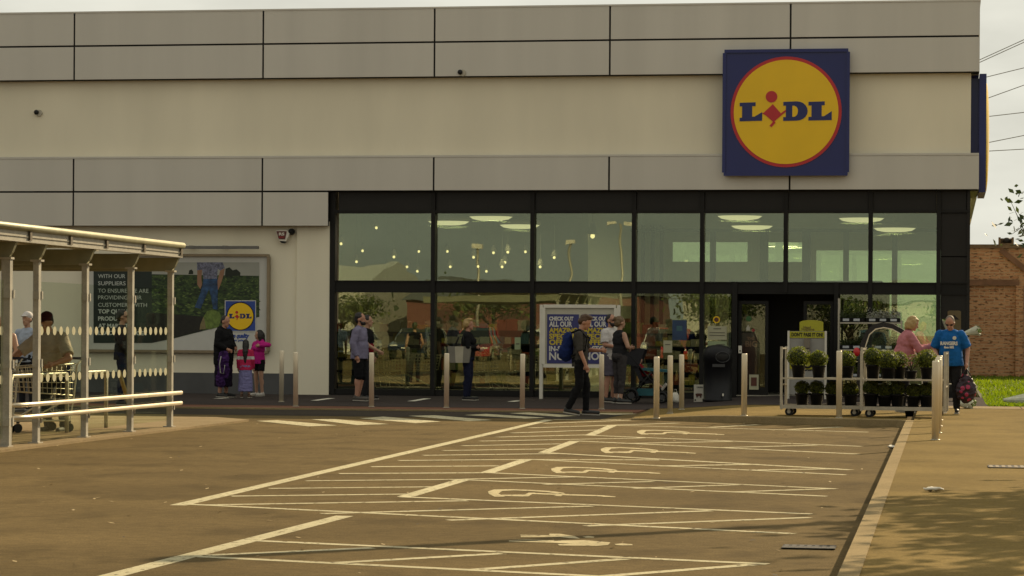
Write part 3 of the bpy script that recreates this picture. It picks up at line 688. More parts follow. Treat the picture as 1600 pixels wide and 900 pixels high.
# the same sign on the side wall, seen almost edge-on
ss = empty('shop_sign', (XR_B + .2, YF + 2.0, cz), 'second square blue sign seen edge-on round the right corner', 'sign')
zt_s, zb_s = P(1536, 118, YF + .5).z, P(1536, 302, YF + .5).z
mb = MB(); mb.box(XR_B + .005, XR_B + .15, YF + .1, YF + 2.7, zb_s, zt_s); mb.box(XR_W + .003, XR_B + .006, YF + .3, YF + 2.7, Z_T2 + .04, Z_B1 - .08); mb.build('backboard', M_BLUE, ss, bevel=.015)
mb = MB(); q = [(1.12 * math.cos(i * math.pi / 16), 1.12 * math.sin(i * math.pi / 16)) for i in range(32)]
rings = [(1.2, .15), (1.15, .18), (.95, .205), (.5, .225), (.02, .232)]
vv = [[mb.bm.verts.new((XR_B + x, YF + 1.4 + r * math.cos(i * math.pi / 20), (zt_s + zb_s) / 2 + r * math.sin(i * math.pi / 20))) for i in range(40)] for r, x in rings]
for a_, b_ in zip(vv, vv[1:]):
    for i in range(40): f = mb.bm.faces.new((a_[i], a_[(i + 1) % 40], b_[(i + 1) % 40], b_[i])); f.smooth = True
mb.build('yellow_disc', M_YEL, ss)
# ------------------------------------------------------------------ billboard on the left wall
YBB = YW - .03
bb = empty('billboard', P(280, 480, YBB), 'wide framed advert of a farmer in a green field on the left wall', 'billboard')
def pt(x, y, dy=0): return P(x, y, YBB - dy)
def bc(x, y): return (130 + x / 3.214, 370 + y / 3.214)
f0, f1 = pt(134, 398.6), pt(420, 398.6); zt_, zb_ = pt(400, 399).z, pt(400, 550).z
mb = MB(); fw = .055
for z in (zt_, zb_): mb.box(f0.x, f1.x, YBB - .06, YBB + .07, z - fw / 2, z + fw / 2)
for x in (f0.x, f1.x): mb.box(x - fw / 2, x + fw / 2, YBB - .061, YBB + .069, zb_ + fw / 2, zt_ - fw / 2)
mb.build('frame', mat('bronze_frame', (.27, .215, .14), .4, .5), bb)
mb = MB(); mb.box(f0.x + .04, f1.x - .04, YBB, YBB + .08, zb_ + .03, zt_ - .03); mb.build('white_board', mat('poster_white', (.56, .55, .50), .5, amt=.03), bb)
def flat(name, pts, m, d, th=.002, parent=bb, Y=YBB):
    b = MB(); ps = [P(x, y, Y - d) for x, y in pts]
    b.prism([(p.x, p.z) for p in ps], (0, Y - d, 0), XA, ZA, th); return b.build(name, m, parent)
# field of leaves: procedural green
fm = bpy.data.materials.new('printed_field'); fm.use_nodes = True; t = fm.node_tree; pb = t.nodes['Principled BSDF']; pb.inputs['Roughness'].default_value = .5
tcn = t.nodes.new('ShaderNodeTexCoord'); vo = t.nodes.new('ShaderNodeTexVoronoi'); vo.inputs['Scale'].default_value = 9; no = t.nodes.new('ShaderNodeTexNoise'); no.inputs['Scale'].default_value = 7; no.inputs['Detail'].default_value = 9
mpn = t.nodes.new('ShaderNodeMapping'); mpn.inputs['Scale'].default_value = (1, 1, 1.8); t.links.new(tcn.outputs['Object'], mpn.inputs[0]); t.links.new(mpn.outputs[0], vo.inputs['Vector']); t.links.new(mpn.outputs[0], no.inputs['Vector'])
mlt = t.nodes.new('ShaderNodeMath'); mlt.operation = 'MULTIPLY'; t.links.new(vo.outputs['Distance'], mlt.inputs[0]); t.links.new(no.outputs['Fac'], mlt.inputs[1])
rp = t.nodes.new('ShaderNodeValToRGB'); rp.color_ramp.elements[0].position = .10; rp.color_ramp.elements[0].color = (.004, .010, .003, 1); rp.color_ramp.elements[1].position = .45; rp.color_ramp.elements[1].color = (.05, .085, .018, 1)
e_ = rp.color_ramp.elements.new(.25); e_.color = (.018, .045, .008, 1)
t.links.new(mlt.outputs[0], rp.inputs[0]); t.links.new(rp.outputs[0], pb.inputs['Base Color'])
flat('field', [bc(52, 180), bc(884, 195), bc(884, 402), bc(660, 458), bc(455, 510), bc(345, 533), bc(52, 533)], fm, .003)
mb = MB(); r_ = random.Random(8)
for i in range(1500):                                    # printed leaves, flat on the board
    v_ = r_.random(); x = r_.uniform(345, 880); y = 196 + 330 * v_ ** 1.3
    if y > 455 - (x - 660) * .22 - 6 or (x < 600 and y > 400) or (x > 700 and y > 400): continue
    s = (5 + 15 * v_) * r_.uniform(.6, 1.2); a = r_.uniform(-.6, .6) + r_.choice((0, 3.14)); q = P(*bc(x, y), YBB - .0045 - i * 1e-6); u = Vector((math.cos(a), 0, math.sin(a) * .6)) * s * .0042; w_ = Vector((-math.sin(a) * .6, 0, math.cos(a))) * s * .0018
    mb.mi = r_.choice((0, 0, 1, 1, 2)); mb.face([q - u, q - w_, q + u, q + w_])
mb.build('printed_leaves', [mat('print_leaf_a', (.045, .085, .014), .5), mat('print_leaf_b', (.012, .03, .006), .5), mat('print_leaf_c', (.11, .16, .035), .5)], bb)
flat('soil_patch', [bc(345, 380), bc(600, 400), bc(600, 470), bc(455, 508), bc(345, 532)], mat('printed_soil', (.012, .011, .006), .6, amt=.5, scale=8), .006)
flat('printed_sky', [bc(345, 128), bc(884, 128), bc(884, 196), bc(345, 188)], mat('printed_sky', (.36, .36, .31), .5, amt=.12, scale=1.5), .006)
flat('printed_tree', [bc(712, 196), bc(715, 160), bc(735, 153), bc(750, 168), bc(770, 163), bc(790, 180), bc(788, 196)], mat('printed_tree', (.012, .018, .008), .6), .009)
flat('printed_tree', [bc(528, 188), bc(533, 168), bc(545, 164), bc(553, 175), bc(552, 188)], MATS['printed_tree'], .009)
flat('text_panel', [bc(52, 150), bc(345, 150), bc(345, 533), bc(52, 533)], mat('printed_green_panel', (.008, .018, .012), .5, amt=.1), .006)
m_skin_print = mat('printed_skin', (.30, .16, .09), .6)
flat('printed_shirt', [bc(572, 128), bc(700, 128), bc(711, 155), bc(690, 170), bc(676, 160), bc(672, 212), bc(604, 212), bc(598, 165), bc(572, 168)], mat('printed_plaid', (.15, .155, .22), .6, amt=.75, scale=22), .010)
flat('printed_arm', [bc(573, 168), bc(597, 166), bc(594, 205), bc(597, 240), bc(588, 262), bc(573, 240)], m_skin_print, .011)
flat('printed_arm', [bc(688, 170), bc(711, 158), bc(706, 190), bc(690, 240), bc(678, 266), bc(668, 250), bc(674, 222)], m_skin_print, .011)
flat('printed_jeans', [bc(604, 212), bc(674, 210), bc(676, 260), bc(674, 366), bc(652, 362), bc(642, 300), bc(632, 262), bc(616, 300), bc(590, 362), bc(560, 354), bc(586, 290), bc(598, 250)], mat('printed_denim', (.022, .06, .14), .6, amt=.8, scale=9), .012)
ml = mat('printed_lettuce', (.13, .19, .035), .6, amt=.5, scale=12)
flat('printed_lettuce', [bc(612, 430), bc(606, 400), bc(622, 372), bc(650, 366), bc(685, 380), bc(695, 410), bc(680, 452), bc(640, 464), bc(618, 462)], ml, .009)
flat('printed_lettuce', [bc(585, 466), bc(588, 440), bc(605, 400), bc(612, 430), bc(616, 463)], mat('printed_dry_leaf', (.20, .16, .07), .6, amt=.3, scale=12), .0095)
flat('logo_square', [bc(711, 319), bc(868, 319), bc(868, 476), bc(711, 476)], MATS['poster_white'], .010)
flat('logo_square', [bc(715, 323), bc(864, 323), bc(864, 472), bc(715, 472)], mat('printed_blue', (.02, .06, .30), .4), .012)
lc = pt(*bc(790, 399)); logo(bb, (lc.x, YBB - .012, lc.z), XA, ZA, 66 / 3.214 / FPX * 58.6, t=.002)
M_TXT = mat('printed_text', (.55, .58, .52), .5, amt=0)
for i, (s_, bold) in enumerate((('WITH OUR', 0), ('SUPPLIERS', 0), ('TO ENSURE WE ARE', 0), ('PROVIDING OUR', 0), ('CUSTOMERS WITH', 0), ('TOP QUALITY', .004), ('PRODUCE', .004), ('AT MARKET', .004), ('LEADING PRICES', .004))):
    yb = (207, 243, 280, 314, 351, 384, 420, 456, 492)[i]; w = (140, 142, 260, 225, 252, 190, 136, 156, 252)[i]
    p = pt(*bc(75, yb), .009); text(s_, .125, (p.x, YBB - .009, p.z), XA, ZA, M_TXT, 'printed_text', bb, .002, bold, width=w / 3.214 / FPX * 58.8)
p = pt(*bc(705, 506), .005); text('Big on quality', .13, (p.x, YBB - .005, p.z), XA, ZA, MATS['printed_blue'], 'slogan', bb, .002, .006, width=132 / 3.214 / FPX * 58.6, shear=.35)
p = pt(*bc(722, 524), .005); text('Lidl on price', .07, (p.x, YBB - .005, p.z), XA, ZA, MATS['printed_blue'], 'slogan', bb, .002, .002, width=95 / 3.214 / FPX * 58.6)
# strip lamp over it
a, b = P(262, 386.5, YW - .25), P(404, 386.8, YW - .25)
e = empty('strip_lamp', (b.x, YW - .25, b.z), 'long slim grey strip lamp on brackets above the billboard', 'wall lamp')
mb = MB(); mb.obox(((a.x + b.x) / 2, YW - .25, b.z), (b.x - a.x, .09, .065)); mb.build('lamp_housing', mat('grey_housing', (.14, .135, .12), .5), e, bevel=.015)
for x in (a.x + .5, b.x - .8): mb = MB(); mb.box(x - .03, x + .03, YW - .2, YW + .06, b.z + .0, b.z + .05); mb.build('bracket', M_GALV, e)
# alarm box
p = P(440.5, 367.5, YW - .06)
e = empty('alarm_box', p, 'white and red alarm box with letters under the left cladding', 'alarm box')
def sh(pts, k=1.0): return [((x - 600) / 20 * .01417 * k, -(y - 450) / 20 * .01417 * k) for x, y in pts]
mb = MB(); mb.prism(sh([(425, 330), (450, 300), (600, 285), (780, 300), (855, 400), (740, 640), (560, 625), (500, 580)]), (p.x, YW + .03, p.z), XA, ZA, .13); mb.build('casing', M_WHITE, e, bevel=.01)
mb = MB(); mb.prism(sh([(445, 328), (765, 328), (720, 575), (520, 575)]), (p.x, YW - .101, p.z), XA, ZA, .012); mb.build('red_panel', mat('dark_red', (.10, .012, .008), .4), e)
mb = MB(); mb.prism(sh([(530, 626), (735, 640), (720, 680), (660, 700), (590, 690)]), (p.x, YW, p.z), XA, ZA, .09); mb.build('strobe', M_BLACKP, e)
q = P(433.2, 368.5, YW - .115); text('RS', .085, (p.x - .055, YW - .115, p.z - .005), XA, ZA, M_WHITE, 'lettering', e, .003, .003, width=.125)
text('SECURITY', .03, (p.x - .052, YW - .115, p.z - .055), XA, ZA, M_RED, 'lettering', e, .003, .001, width=.12)
# cameras
def bullet(px, py, Y, label):
    p = P(px, py, Y); e = empty('security_camera', p, label, 'security camera')
    b = MB(); b.cyl((p.x + .03, Y + .02, p.z - .005), (p.x + .03, Y - .04, p.z - .005), .075, .07, 20); b.build('base', M_GALV, e)
    b = MB(); b.sphere((p.x - .02, Y - .06, p.z + .01), (.055, .05, .055), 14, 8); b.build('lens_dome', M_BLACKP, e)
bullet(721, 113.8, YB, 'small dome camera on the lower edge of the top cladding')
bullet(59.5, 176.5, YW, 'small dome camera on the cream wall at far left')
p = P(455.5, 362, YW - .05); e = empty('security_camera', p, 'dark dome camera right beside the alarm box', 'security camera')
mb = MB(); mb.cyl((p.x, YW - .002, p.z), (p.x, YW - .08, p.z), .07, .065, 18); mb.build('base', M_BLACKP, e)
mb = MB(); mb.sphere((p.x, YW - .1, p.z), .05, 12, 8); mb.build('lens_dome', M_FRAME, e)
# ================================================================== street furniture
def gz(px, py, it=3):
    z = .02
    for _ in range(it):
        p = G(px, py, z); z = (.112 if p.y < 48 and p.x > KX + .12 else (zf(p.x, p.y) if p.x > -5.4 else (.03 if p.y > Yk else .0)))
    return G(px, py, z)
def make_bollard():
    e = empty('bollard', (0, 0, 0), 'x', 'bollard', 'steel bollards along the pavement')
    b = MB(); b.lathe([(.046, 0), (.046, .985), (.043, .998), (.036, 1.004)], n=20); b.build('post', M_STEEL).parent = e
    b = MB(); b.lathe([(.062, 0), (.062, .006), (.05, .010)], n=20); b.build('base_ring', M_GALV).parent = e
    return e
bl = [((439.5, 628), 'leftmost steel bollard, against the cream wall by the children'), ((462, 635), 'second steel bollard from the left, below the alarm box'), ((580.5, 636), 'steel bollard in front of the man in lavender'), ((697.5, 637.2), 'steel bollard just left of the blond woman with the tote bag'),
      ((816, 638.8), 'steel bollard left of the poster board'), ((940, 639.5), 'steel bollard between the walking youth and the couple'), ((1025.5, 653.8), 'steel bollard nearest the road in front of the pushchair'), ((1047, 646), 'middle of the three close steel bollards by the pushchair'), ((1065, 640), 'rightmost of the three close steel bollards by the pushchair'),
      ((1162.5, 649.8), 'steel bollard in front of the shop door'), ((1311, 653.2), 'steel bollard in front of the left plant trolley'), ((1461.3, 687.5), 'nearest bollard, foremost of the row by the man in blue'), ((1465, 676.5), 'second bollard of the row behind the foremost one'), ((1466.5, 666), 'third bollard of the row by the man in blue'), ((1467.5, 656.5), 'hindmost bollard of the row by the man in blue')]
proto = make_bollard()
for i, (q, lb) in enumerate(bl):
    o = proto if i == 0 else copy_tree(proto)
    p = gz(*q); o.location = p; o['label'] = lb; o.rotation_euler = (rg.uniform(-.006, .006), rg.uniform(-.006, .006), rg.uniform(0, 6)); o.scale = (1, 1, (1.06 if i == 10 else 1.0))
# poster board on posts
Y0 = YF - 1.35
e = empty('poster_board', P(907, 625, Y0), 'framed white board on posts with two blue offer posters', 'poster board')
za, zb = P(907, 478.5, Y0).z, P(907, 572, Y0).z; xl, xr = P(849.5, 520, Y0).x, P(962, 520, Y0).x
mb = MB(); mb.box(xl + .03, xr - .03, Y0 + .0, Y0 + .05, zb + .03, za - .03); mb.build('back_panel', mat('board_cream', (.50, .47, .37), .5, amt=.05), e)
mb = MB()
for z in (za, zb): mb.box(xl, xr, Y0 - .04, Y0 + .06, z - .035, z + .035)
for x in (xl, xr): mb.box(x - .035, x + .035, Y0 - .041, Y0 + .061, zb + .034, za - .034)
mb.build('frame', M_WHITE, e, bevel=.008)
for q in (846, 966.5):
    x = P(q, 520, Y0).x; mb = MB(); mb.box(x - .035, x + .035, Y0 - .03, Y0 + .05, .02, za + .03); mb.build('post', M_WHITE, e, bevel=.006)
M_POST = mat('poster_blue', (.035, .038, .16), .5, amt=.06); M_PW = mat('poster_letter_white', (.62, .60, .55), .5, amt=0); M_PY = mat('poster_letter_yellow', (.55, .42, .03), .5, amt=0)
def px2w(a, b, Y): return P(b, 520, Y).x - P(a, 520, Y).x
for x0, x1 in ((855, 904.5), (908.5, 957.5)):
    a, b = P(x0, 520, Y0).x, P(x1, 520, Y0).x; z1, z0 = P(880, 491, Y0).z, P(880, 568, Y0).z
    mb = MB(); mb.box(a, b, Y0 - .012, Y0 - .002, z0, z1); po = mb.build('poster', M_POST, e)
    for s_, yb, hh, m_, w in (('CHECK OUT', 500.5, .085, M_PW, 38), ('ALL OUR', 510, .115, M_PW, 36), ('AMAZING', 519.5, .11, M_PY, 44), ('SPECIAL', 529, .115, M_PY, 42), ('OFFERS', 538.5, .12, M_PY, 42), ('IN-STORE', 548.5, .115, M_PW, 44), ('NOW', 562, .175, M_PW, 42)):
        p = P(x0 + 3, yb, Y0 - .014); text(s_, hh * 1.28, (p.x, Y0 - .015, p.z), XA, ZA, m_, 'poster_text', po, .003, .006, width=px2w(x0, x0 + w, Y0))
# litter bin
p = gz(1121, 627.5); e = empty('litter_bin', p, 'big black domed litter bin left of the shop door', 'litter bin')
mb = MB(); mb.lathe([(.30, 0), (.305, .05), (.285, .06), (.285, .80), (.30, .81), (.30, .98), (.295, 1.0), (.27, 1.07), (.2, 1.115), (.1, 1.14), (.01, 1.146)], p, 28); mb.build('body', mat('bin_black', (.010, .010, .012), .45, amt=.15, spec=.25), e)
mb = MB(); q = p + Vector((.10, -.235, .90)); mb.sphere(q, (.14, .06, .10), 18, 10, Matrix.Rotation(rad(22), 3, 'Z')); mb.build('opening', M_DARK, e)
mb = MB(); mb.tube([q + Matrix.Rotation(rad(22), 3, 'Z') @ Vector((.145 * math.cos(t * math.pi / 12), -.062 + .0, .105 * math.sin(t * math.pi / 12))) for t in range(24)], .008, 6, True); mb.build('opening_rim', mat('bin_grey', (.04, .04, .042), .5), e)
mb = MB(); mb.box(p.x - .08, p.x + .17, p.y - .325, p.y - .28, p.z + .70, p.z + .76); mb.build('lock_plate', MATS['bin_grey'], e, bevel=.01)
mb = MB(); mb.box(p.x + .12, p.x + .15, p.y - .30, p.y - .26, p.z + .12, p.z + .17); mb.build('sticker', M_WHITE, e)
# small white cow box
p = gz(1092.5, 628); e = empty('floor_sign', p, 'small white box sign with brown cow picture beside the litter bin', 'sign')
mb = MB(); mb.obox(p + Vector((0, 0, .175)), (.21, .12, .35)); mb.build('box', M_WHITE, e, bevel=.008)
mb = MB(); mb.prism([(-.055, -.02), (-.075, .035), (-.04, .045), (.05, .045), (.07, .02), (.05, .0), (.045, -.045), (.02, -.045), (.02, -.01), (-.02, -.01), (-.03, -.04), (-.05, -.04)], p + Vector((0, -.062, .13)), XA, ZA, .004); mb.build('cow_picture', mat('cow_brown', (.11, .035, .02), .6), e)
mb = MB(); mb.cyl(p + Vector((-.075, -.06, .04)), p + Vector((-.075, -.066, .04)), .017, n=12); mb.build('badge', M_BLACKP, e)
text('OFFERS', .04, p + Vector((-.05, -.063, .285)), XA, ZA, MATS['bin_grey'], 'lettering', e, .002, .001)
# notices on the glass
def notice(px0, py0, px1, py1, m, label, marks=(), Y=YF + .05):
    a, b = P(px0, py0, Y), P(px1, py1, Y); e = empty('window_notice', ((a.x + b.x) / 2, Y, b.z), label, 'notice', 'notices stuck on the shop windows')
    q = MB(); q.box(a.x, b.x, Y + .02, Y + .03, b.z, a.z); q.build('sheet', m, e)
    for (u0, v0, u1, v1), mm in marks:
        q = MB(); q.box(a.x + (b.x - a.x) * u0, a.x + (b.x - a.x) * u1, Y + .014, Y + .0185, a.z + (b.z - a.z) * v1, a.z + (b.z - a.z) * v0); q.build('print', mm, e)
M_NOT = mat('notice_cream', (.46, .44, .29), .6, amt=.05); M_NB = mat('notice_blue', (.02, .05, .12), .4, amt=.4, scale=5); M_NG = mat('notice_green', (.33, .40, .22), .6)
M_INK = mat('ink', (.12, .11, .08), .6)
notice(1050.5, 499.5, 1072.5, 531.5, M_NB, 'dark blue poster on the pane left of the litter bin', [((.0, -.03, 1, .02), M_NG), ((.3, .3, .7, .55), mat('teal_print', (.05, .13, .15), .5))])
notice(1105.5, 509.5, 1135.5, 531, M_NOT, 'cream notice on the narrow pane, upper one above the bin', [((.1, .45, .9, .5), M_INK), ((.1, .65, .9, .7), M_INK), ((.3, .16, .7, .22), M_INK)])
notice(1105.5, 533, 1135.5, 548, M_NG, 'pale green notice on the narrow pane right above the bin', [((.45, .3, .9, .36), M_INK), ((.45, .6, .9, .66), M_INK)])
notice(1036.5, 532, 1050, 551, M_NOT, 'small cream notice on the pane left of the dark blue poster', [((.2, .3, .8, .36), M_INK)])
notice(804, 527, 813, 546, M_NG, 'small green notice beside the bollard left of the poster board', [((.2, .5, .8, .58), M_INK)])
p = P(1119.5, 499.5, YF + .06); e = empty('window_sticker', p, 'round yellow sticker on the narrow pane above the notices', 'sticker')
mb = MB(); mb.cyl(p, p + Vector((0, -.004, 0)), .075, n=24); mb.build('disc', M_YEL, e); mb = MB(); mb.cyl(p + Vector((0, -.005, 0)), p + Vector((0, -.007, 0)), .05, n=20); mb.build('symbol', MATS['cow_brown'], e)
# entrance notices inside the left leaf
p = P(1170, 536, YF + .16); e = empty('door_poster', p, 'dark red poster with big words on the left door glass', 'poster')
mb = MB(); mb.box(p.x - .26, p.x + .18, YF + .2, YF + .21, P(0, 590, YF).z, P(0, 512, YF).z); mb.build('sheet', mat('door_poster_red', (.045, .010, .008), .4, amt=.4, scale=5), e)
q = P(1164, 541.5, YF + .19); text('BIG', .17, (q.x, YF + .195, q.z), XA, ZA, mat('door_letters', (.22, .09, .05), .5), 'lettering', e, .004, .006)
q = P(1167, 531, YF + .19); text('THE', .09, (q.x, YF + .195, q.z), XA, ZA, MATS['door_letters'], 'lettering', e, .004, .004)
for (px, py, c, lb) in ((1170, 498, (.02, .10, .02), 'green round sticker high on the left door glass'), (1169, 513, (.45, .42, .35), 'white arrow sticker on the left door glass'), (1177, 516, (.25, .02, .02), 'small red sticker on the left door glass')):
    p = P(px, py, YF + .11); e = empty('door_sticker', p, lb, 'sticker', 'stickers on the door glass'); mb = MB()
    if 'arrow' in lb: mb.prism([(-.04, -.05), (.04, -.05), (.04, .01), (.0, .08), (-.04, .01)], p, XA, ZA, .004)
    else: mb.cyl(p, p + Vector((0, -.004, 0)), .06 if 'green' in lb else .035, n=18)
    mb.build('decal', mat('decal_%d' % px, c, .4), e)
p = P(1178, 597, YF + .10); e = empty('door_notice', p, 'cream square notice low on the left door glass', 'notice')
mb = MB(); mb.box(p.x - .1, p.x + .1, YF + .09, YF + .10, p.z - .16, p.z + .16); mb.build('sheet', M_NOT, e); mb = MB(); mb.box(p.x - .06, p.x + .06, YF + .08, YF + .088, p.z - .08, p.z + .1); mb.build('picture', MATS['cow_brown'], e)
p = P(1156.5, 546, YF - .06); e = empty('door_switch', p, 'small white keypad on the dark door post', 'keypad'); mb = MB(); mb.box(p.x - .035, p.x + .035, YF - .08, YF - .052, p.z - .08, p.z + .08); mb.build('casing', M_WHITE, e, bevel=.006)
mb = MB(); mb.cyl((p.x, YF - .081, p.z - .03), (p.x, YF - .085, p.z - .03), .016, n=12); mb.build('button', M_BLACKP, e)
# wall notice in the corner window
p = P(1491, 503, YF); e = empty('notice_plate', p, 'brown notice plate with a house shape on the dark corner panel', 'notice')
mb = MB(); mb.prism([(-.14, -.24), (.14, -.24), (.14, .22), (.1, .24), (-.1, .24), (-.14, .22)], (p.x, YF + .01, p.z), XA, ZA, .025); mb.build('plate', mat('plate_brown', (.13, .09, .035), .5), e)
mb = MB(); mb.prism([(-.1, .05), (.1, .05), (0, .15)], (p.x, YF - .016, p.z), XA, ZA, .004); mb.build('symbol', M_DARK, e)
# sanitiser stand
YS2 = YF - 2.6
p = P(1259, 616, YS2); p.z = .11
e = empty('sanitiser_stand', p, 'grey and yellow hand sanitiser stand with printed warning in the doorway', 'sanitiser stand')
def sx(x): return P(x, 540, YS2).x
def sz(y): return P(1259, y, YS2).z
M_LG = mat('panel_grey', (.33, .32, .29), .5, amt=.04); M_YG = mat('stand_yellow', (.42, .40, .02), .5, amt=.06)
mb = MB(); mb.box(sx(1232), sx(1289.5), YS2 + .02, YS2 + .08, .2, sz(517.5)); mb.build('panel', M_LG, e)
mb = MB()
for x in (1232, 1290): mb.box(sx(x) - .02, sx(x) + .02, YS2 - .02, YS2 + .1, .11, sz(517))
mb.build('side_post', M_WHITE, e)
h = sx(1286) - sx(1249); mb = MB(); mb.prism([(0, 0), (h, 0), (h, .17)] + [(h / 2 + h / 2 * math.cos(t * math.pi / 8), .17 + .05 * math.sin(t * math.pi / 8)) for t in range(1, 8)] + [(0, .17)], (sx(1249), YS2 + .07, sz(517)), XA, ZA, .05); hd = mb.build('header', M_YG, e)
text('Hand', .07, (sx(1255), YS2 + .017, sz(513)), XA, ZA, MATS['plate_brown'], 'lettering', hd, .003, .001); text('Hygiene', .08, (sx(1252), YS2 + .017, sz(516.3)), XA, ZA, MATS['plate_brown'], 'lettering', hd, .003, .001)
mb = MB(); mb.box(sx(1233), sx(1289), YS2 + .005, YS2 + .019, sz(528), sz(518)); wb = mb.build('warning_band', M_YG, e)
text("DON'T PASS IT ON!", .10, (sx(1236.5), YS2 + .002, sz(525.5)), XA, ZA, M_DARK, 'lettering', wb, .003, .004, width=sx(1286) - sx(1237))
mb = MB(); mb.box(sx(1256.5), sx(1266), YS2 - .1, YS2 + .019, sz(543.5), sz(528.5)); mb.build('dispenser', mat('dispenser_grey', (.2, .17, .13), .4), e, bevel=.012)
mb = MB(); mb.box(sx(1257), sx(1267), YS2 - .06, YS2 + .019, sz(554), sz(546)); mb.build('tray', MATS['dispenser_grey'], e, bevel=.006)
mb = MB(); mb.box(sx(1234), sx(1289), YS2 + .004, YS2 + .019, sz(577), sz(556)); mb.build('yellow_panel', M_YG, e)
mb = MB(); c = Vector((sx(1262), YS2 - .002, sz(566.5))); mb.tube([c + Vector((.085 * math.cos(t * math.pi / 12), 0, .10 * math.sin(t * math.pi / 12))) for t in range(24)], .022, 6, True); mb.build('ring_mark', M_DARK, e)
text('YOUR', .08, (sx(1253), YS2 + .012, sz(579)), XA, ZA, M_DARK, 'lettering', e, .003, .004)
# pushchair by the window
p = gz(1012, 629.5)
e = empty('pushchair', p, 'black pushchair with teal trim beside the couple', 'pushchair')
mb = MB()
for s in (-.24, .24):
    mb.tube([p + Vector((-.42, s, 1.02)), p + Vector((-.30, s, .92)), p + Vector((.30, s, .18))], .014, 7); mb.tube([p + Vector((-.30, s, .16)), p + Vector((.10, s, .62))], .014, 7)
mb.tube([p + Vector((-.42, -.24, 1.02)), p + Vector((-.46, 0, 1.03)), p + Vector((-.42, .24, 1.02))], .018, 7); mb.tube([p + Vector((-.3, -.24, .16)), p + Vector((-.3, .24, .16))], .012, 6)
mb.build('chassis', M_BLACKP, e)
for x, r in ((-.30, .15), (.31, .12)):
    for s in (-.27, .27):
        mb = MB(); c = p + Vector((x, s, r)); mb.tube([c + Vector(((r - .025) * math.cos(t * math.pi / 10), 0, (r - .025) * math.sin(t * math.pi / 10))) for t in range(20)], .025, 7, True)
        w = mb.build('wheel', M_BLACKP, e); mb = MB(); mb.cyl(c + Vector((0, -.02, 0)), c + Vector((0, .02, 0)), r * .45, n=14); mb.build('hub', MATS['bin_grey'], w)
M_PRAM = mat('pram_fabric', (.014, .014, .018), .8, amt=.2); M_TEAL = mat('teal_fabric', (.015, .10, .12), .7, amt=.2)
mb = MB(); mb.obox(p + Vector((-.18, 0, .62)), (.08, .42, .55), Matrix.Rotation(rad(-24), 3, 'Y')); mb.obox(p + Vector((.03, 0, .42)), (.38, .42, .07), Matrix.Rotation(rad(-8), 3, 'Y')); mb.build('seat', M_PRAM, e, bevel=.02)
mb = MB()
for i in range(7):
    t0, t1 = rad(70 + i * 14), rad(70 + (i + 1) * 14); c = p + Vector((-.16, 0, .72))
    for q in (((.36 * math.cos(t0)), .36 * math.sin(t0), (.36 * math.cos(t1)), .36 * math.sin(t1)),): mb.face([c + Vector((q[0], -.25, q[1])), c + Vector((q[0], .25, q[1])), c + Vector((q[2], .25, q[3])), c + Vector((q[2], -.25, q[3]))])
    for s in (-.25, .25): mb.face([c + Vector((0, s, 0)), c + Vector((.36 * math.cos(t0), s, .36 * math.sin(t0))), c + Vector((.36 * math.cos(t1), s, .36 * math.sin(t1)))])
hood = mb.build('hood', M_PRAM, e); sol = hood.modifiers.new('s', 'SOLIDIFY'); sol.thickness = .012
mb = MB(); mb.obox(p + Vector((.16, 0, .66)), (.5, .44, .05), Matrix.Rotation(rad(4), 3, 'Y')); mb.build('tray', M_TEAL, e, bevel=.018)
mb = MB(); mb.obox(p + Vector((.0, 0, .22)), (.42, .38, .14)); mb.build('basket', M_TEAL, e, bevel=.03)
p = gz(1055, 628.5); e = empty('carrier_bag', p, 'small white carrier bag on the ground behind the middle bollard', 'bag')
mb = MB(); mb.lathe([(.10, 0), (.11, .06), (.075, .16), (.03, .2)], p, 10)
for v in mb.bm.verts: v.co += Vector((noise.noise(v.co * 19), noise.noise(v.co * 19 + Vector((4, 0, 0))), 0)) * .03
mb.build('bag_body', M_WHITE, e); mb = MB(); mb.tube([p + Vector((-.03, 0, .19)), p + Vector((-.02, 0, .26)), p + Vector((.02, 0, .26)), p + Vector((.03, 0, .19))], .006, 6); mb.build('handle', M_WHITE, e)
# ================================================================== plants and trolleys of plants
M_LEAF = [leafmat('box_leaf_a', (.075, .095, .008), .5), leafmat('box_leaf_b', (.13, .14, .012), .55), leafmat('box_leaf_c', (.032, .045, .006), .4)]
M_POT = mat('pot_black', (.008, .008, .008), .6, amt=.15, spec=.15)
def leaf_ball(c, r, n, size, seed, squash=1.0):
    b = MB(); r_ = random.Random(seed)
    b.m(2).sphere(c, (r * .78, r * .78, r * .78 * squash), 10, 7)
    for i in range(n):
        d = Vector((r_.gauss(0, 1), r_.gauss(0, 1), r_.gauss(0, 1))).normalized(); rr = r * (1 + .16 * noise.noise(d * 3 + Vector((seed, 0, 0)))) * r_.uniform(.86, 1.04)
        p = Vector(c) + Vector((d.x * rr, d.y * rr, d.z * rr * squash)); a = (d + Vector((r_.uniform(-.9, .9), r_.uniform(-.9, .9), r_.uniform(-.6, .9)))).normalized()
        u = a.orthogonal().normalized(); u.rotate(Matrix.Rotation(r_.uniform(0, 6.28), 3, a)); w = a.cross(u); s = size * r_.uniform(.6, 1.2)
        b.mi = r_.choice((0, 0, 1, 1, 2)); b.face([p - u * s, p - w * s * .55, p + u * s, p + w * s * .55])
    return b
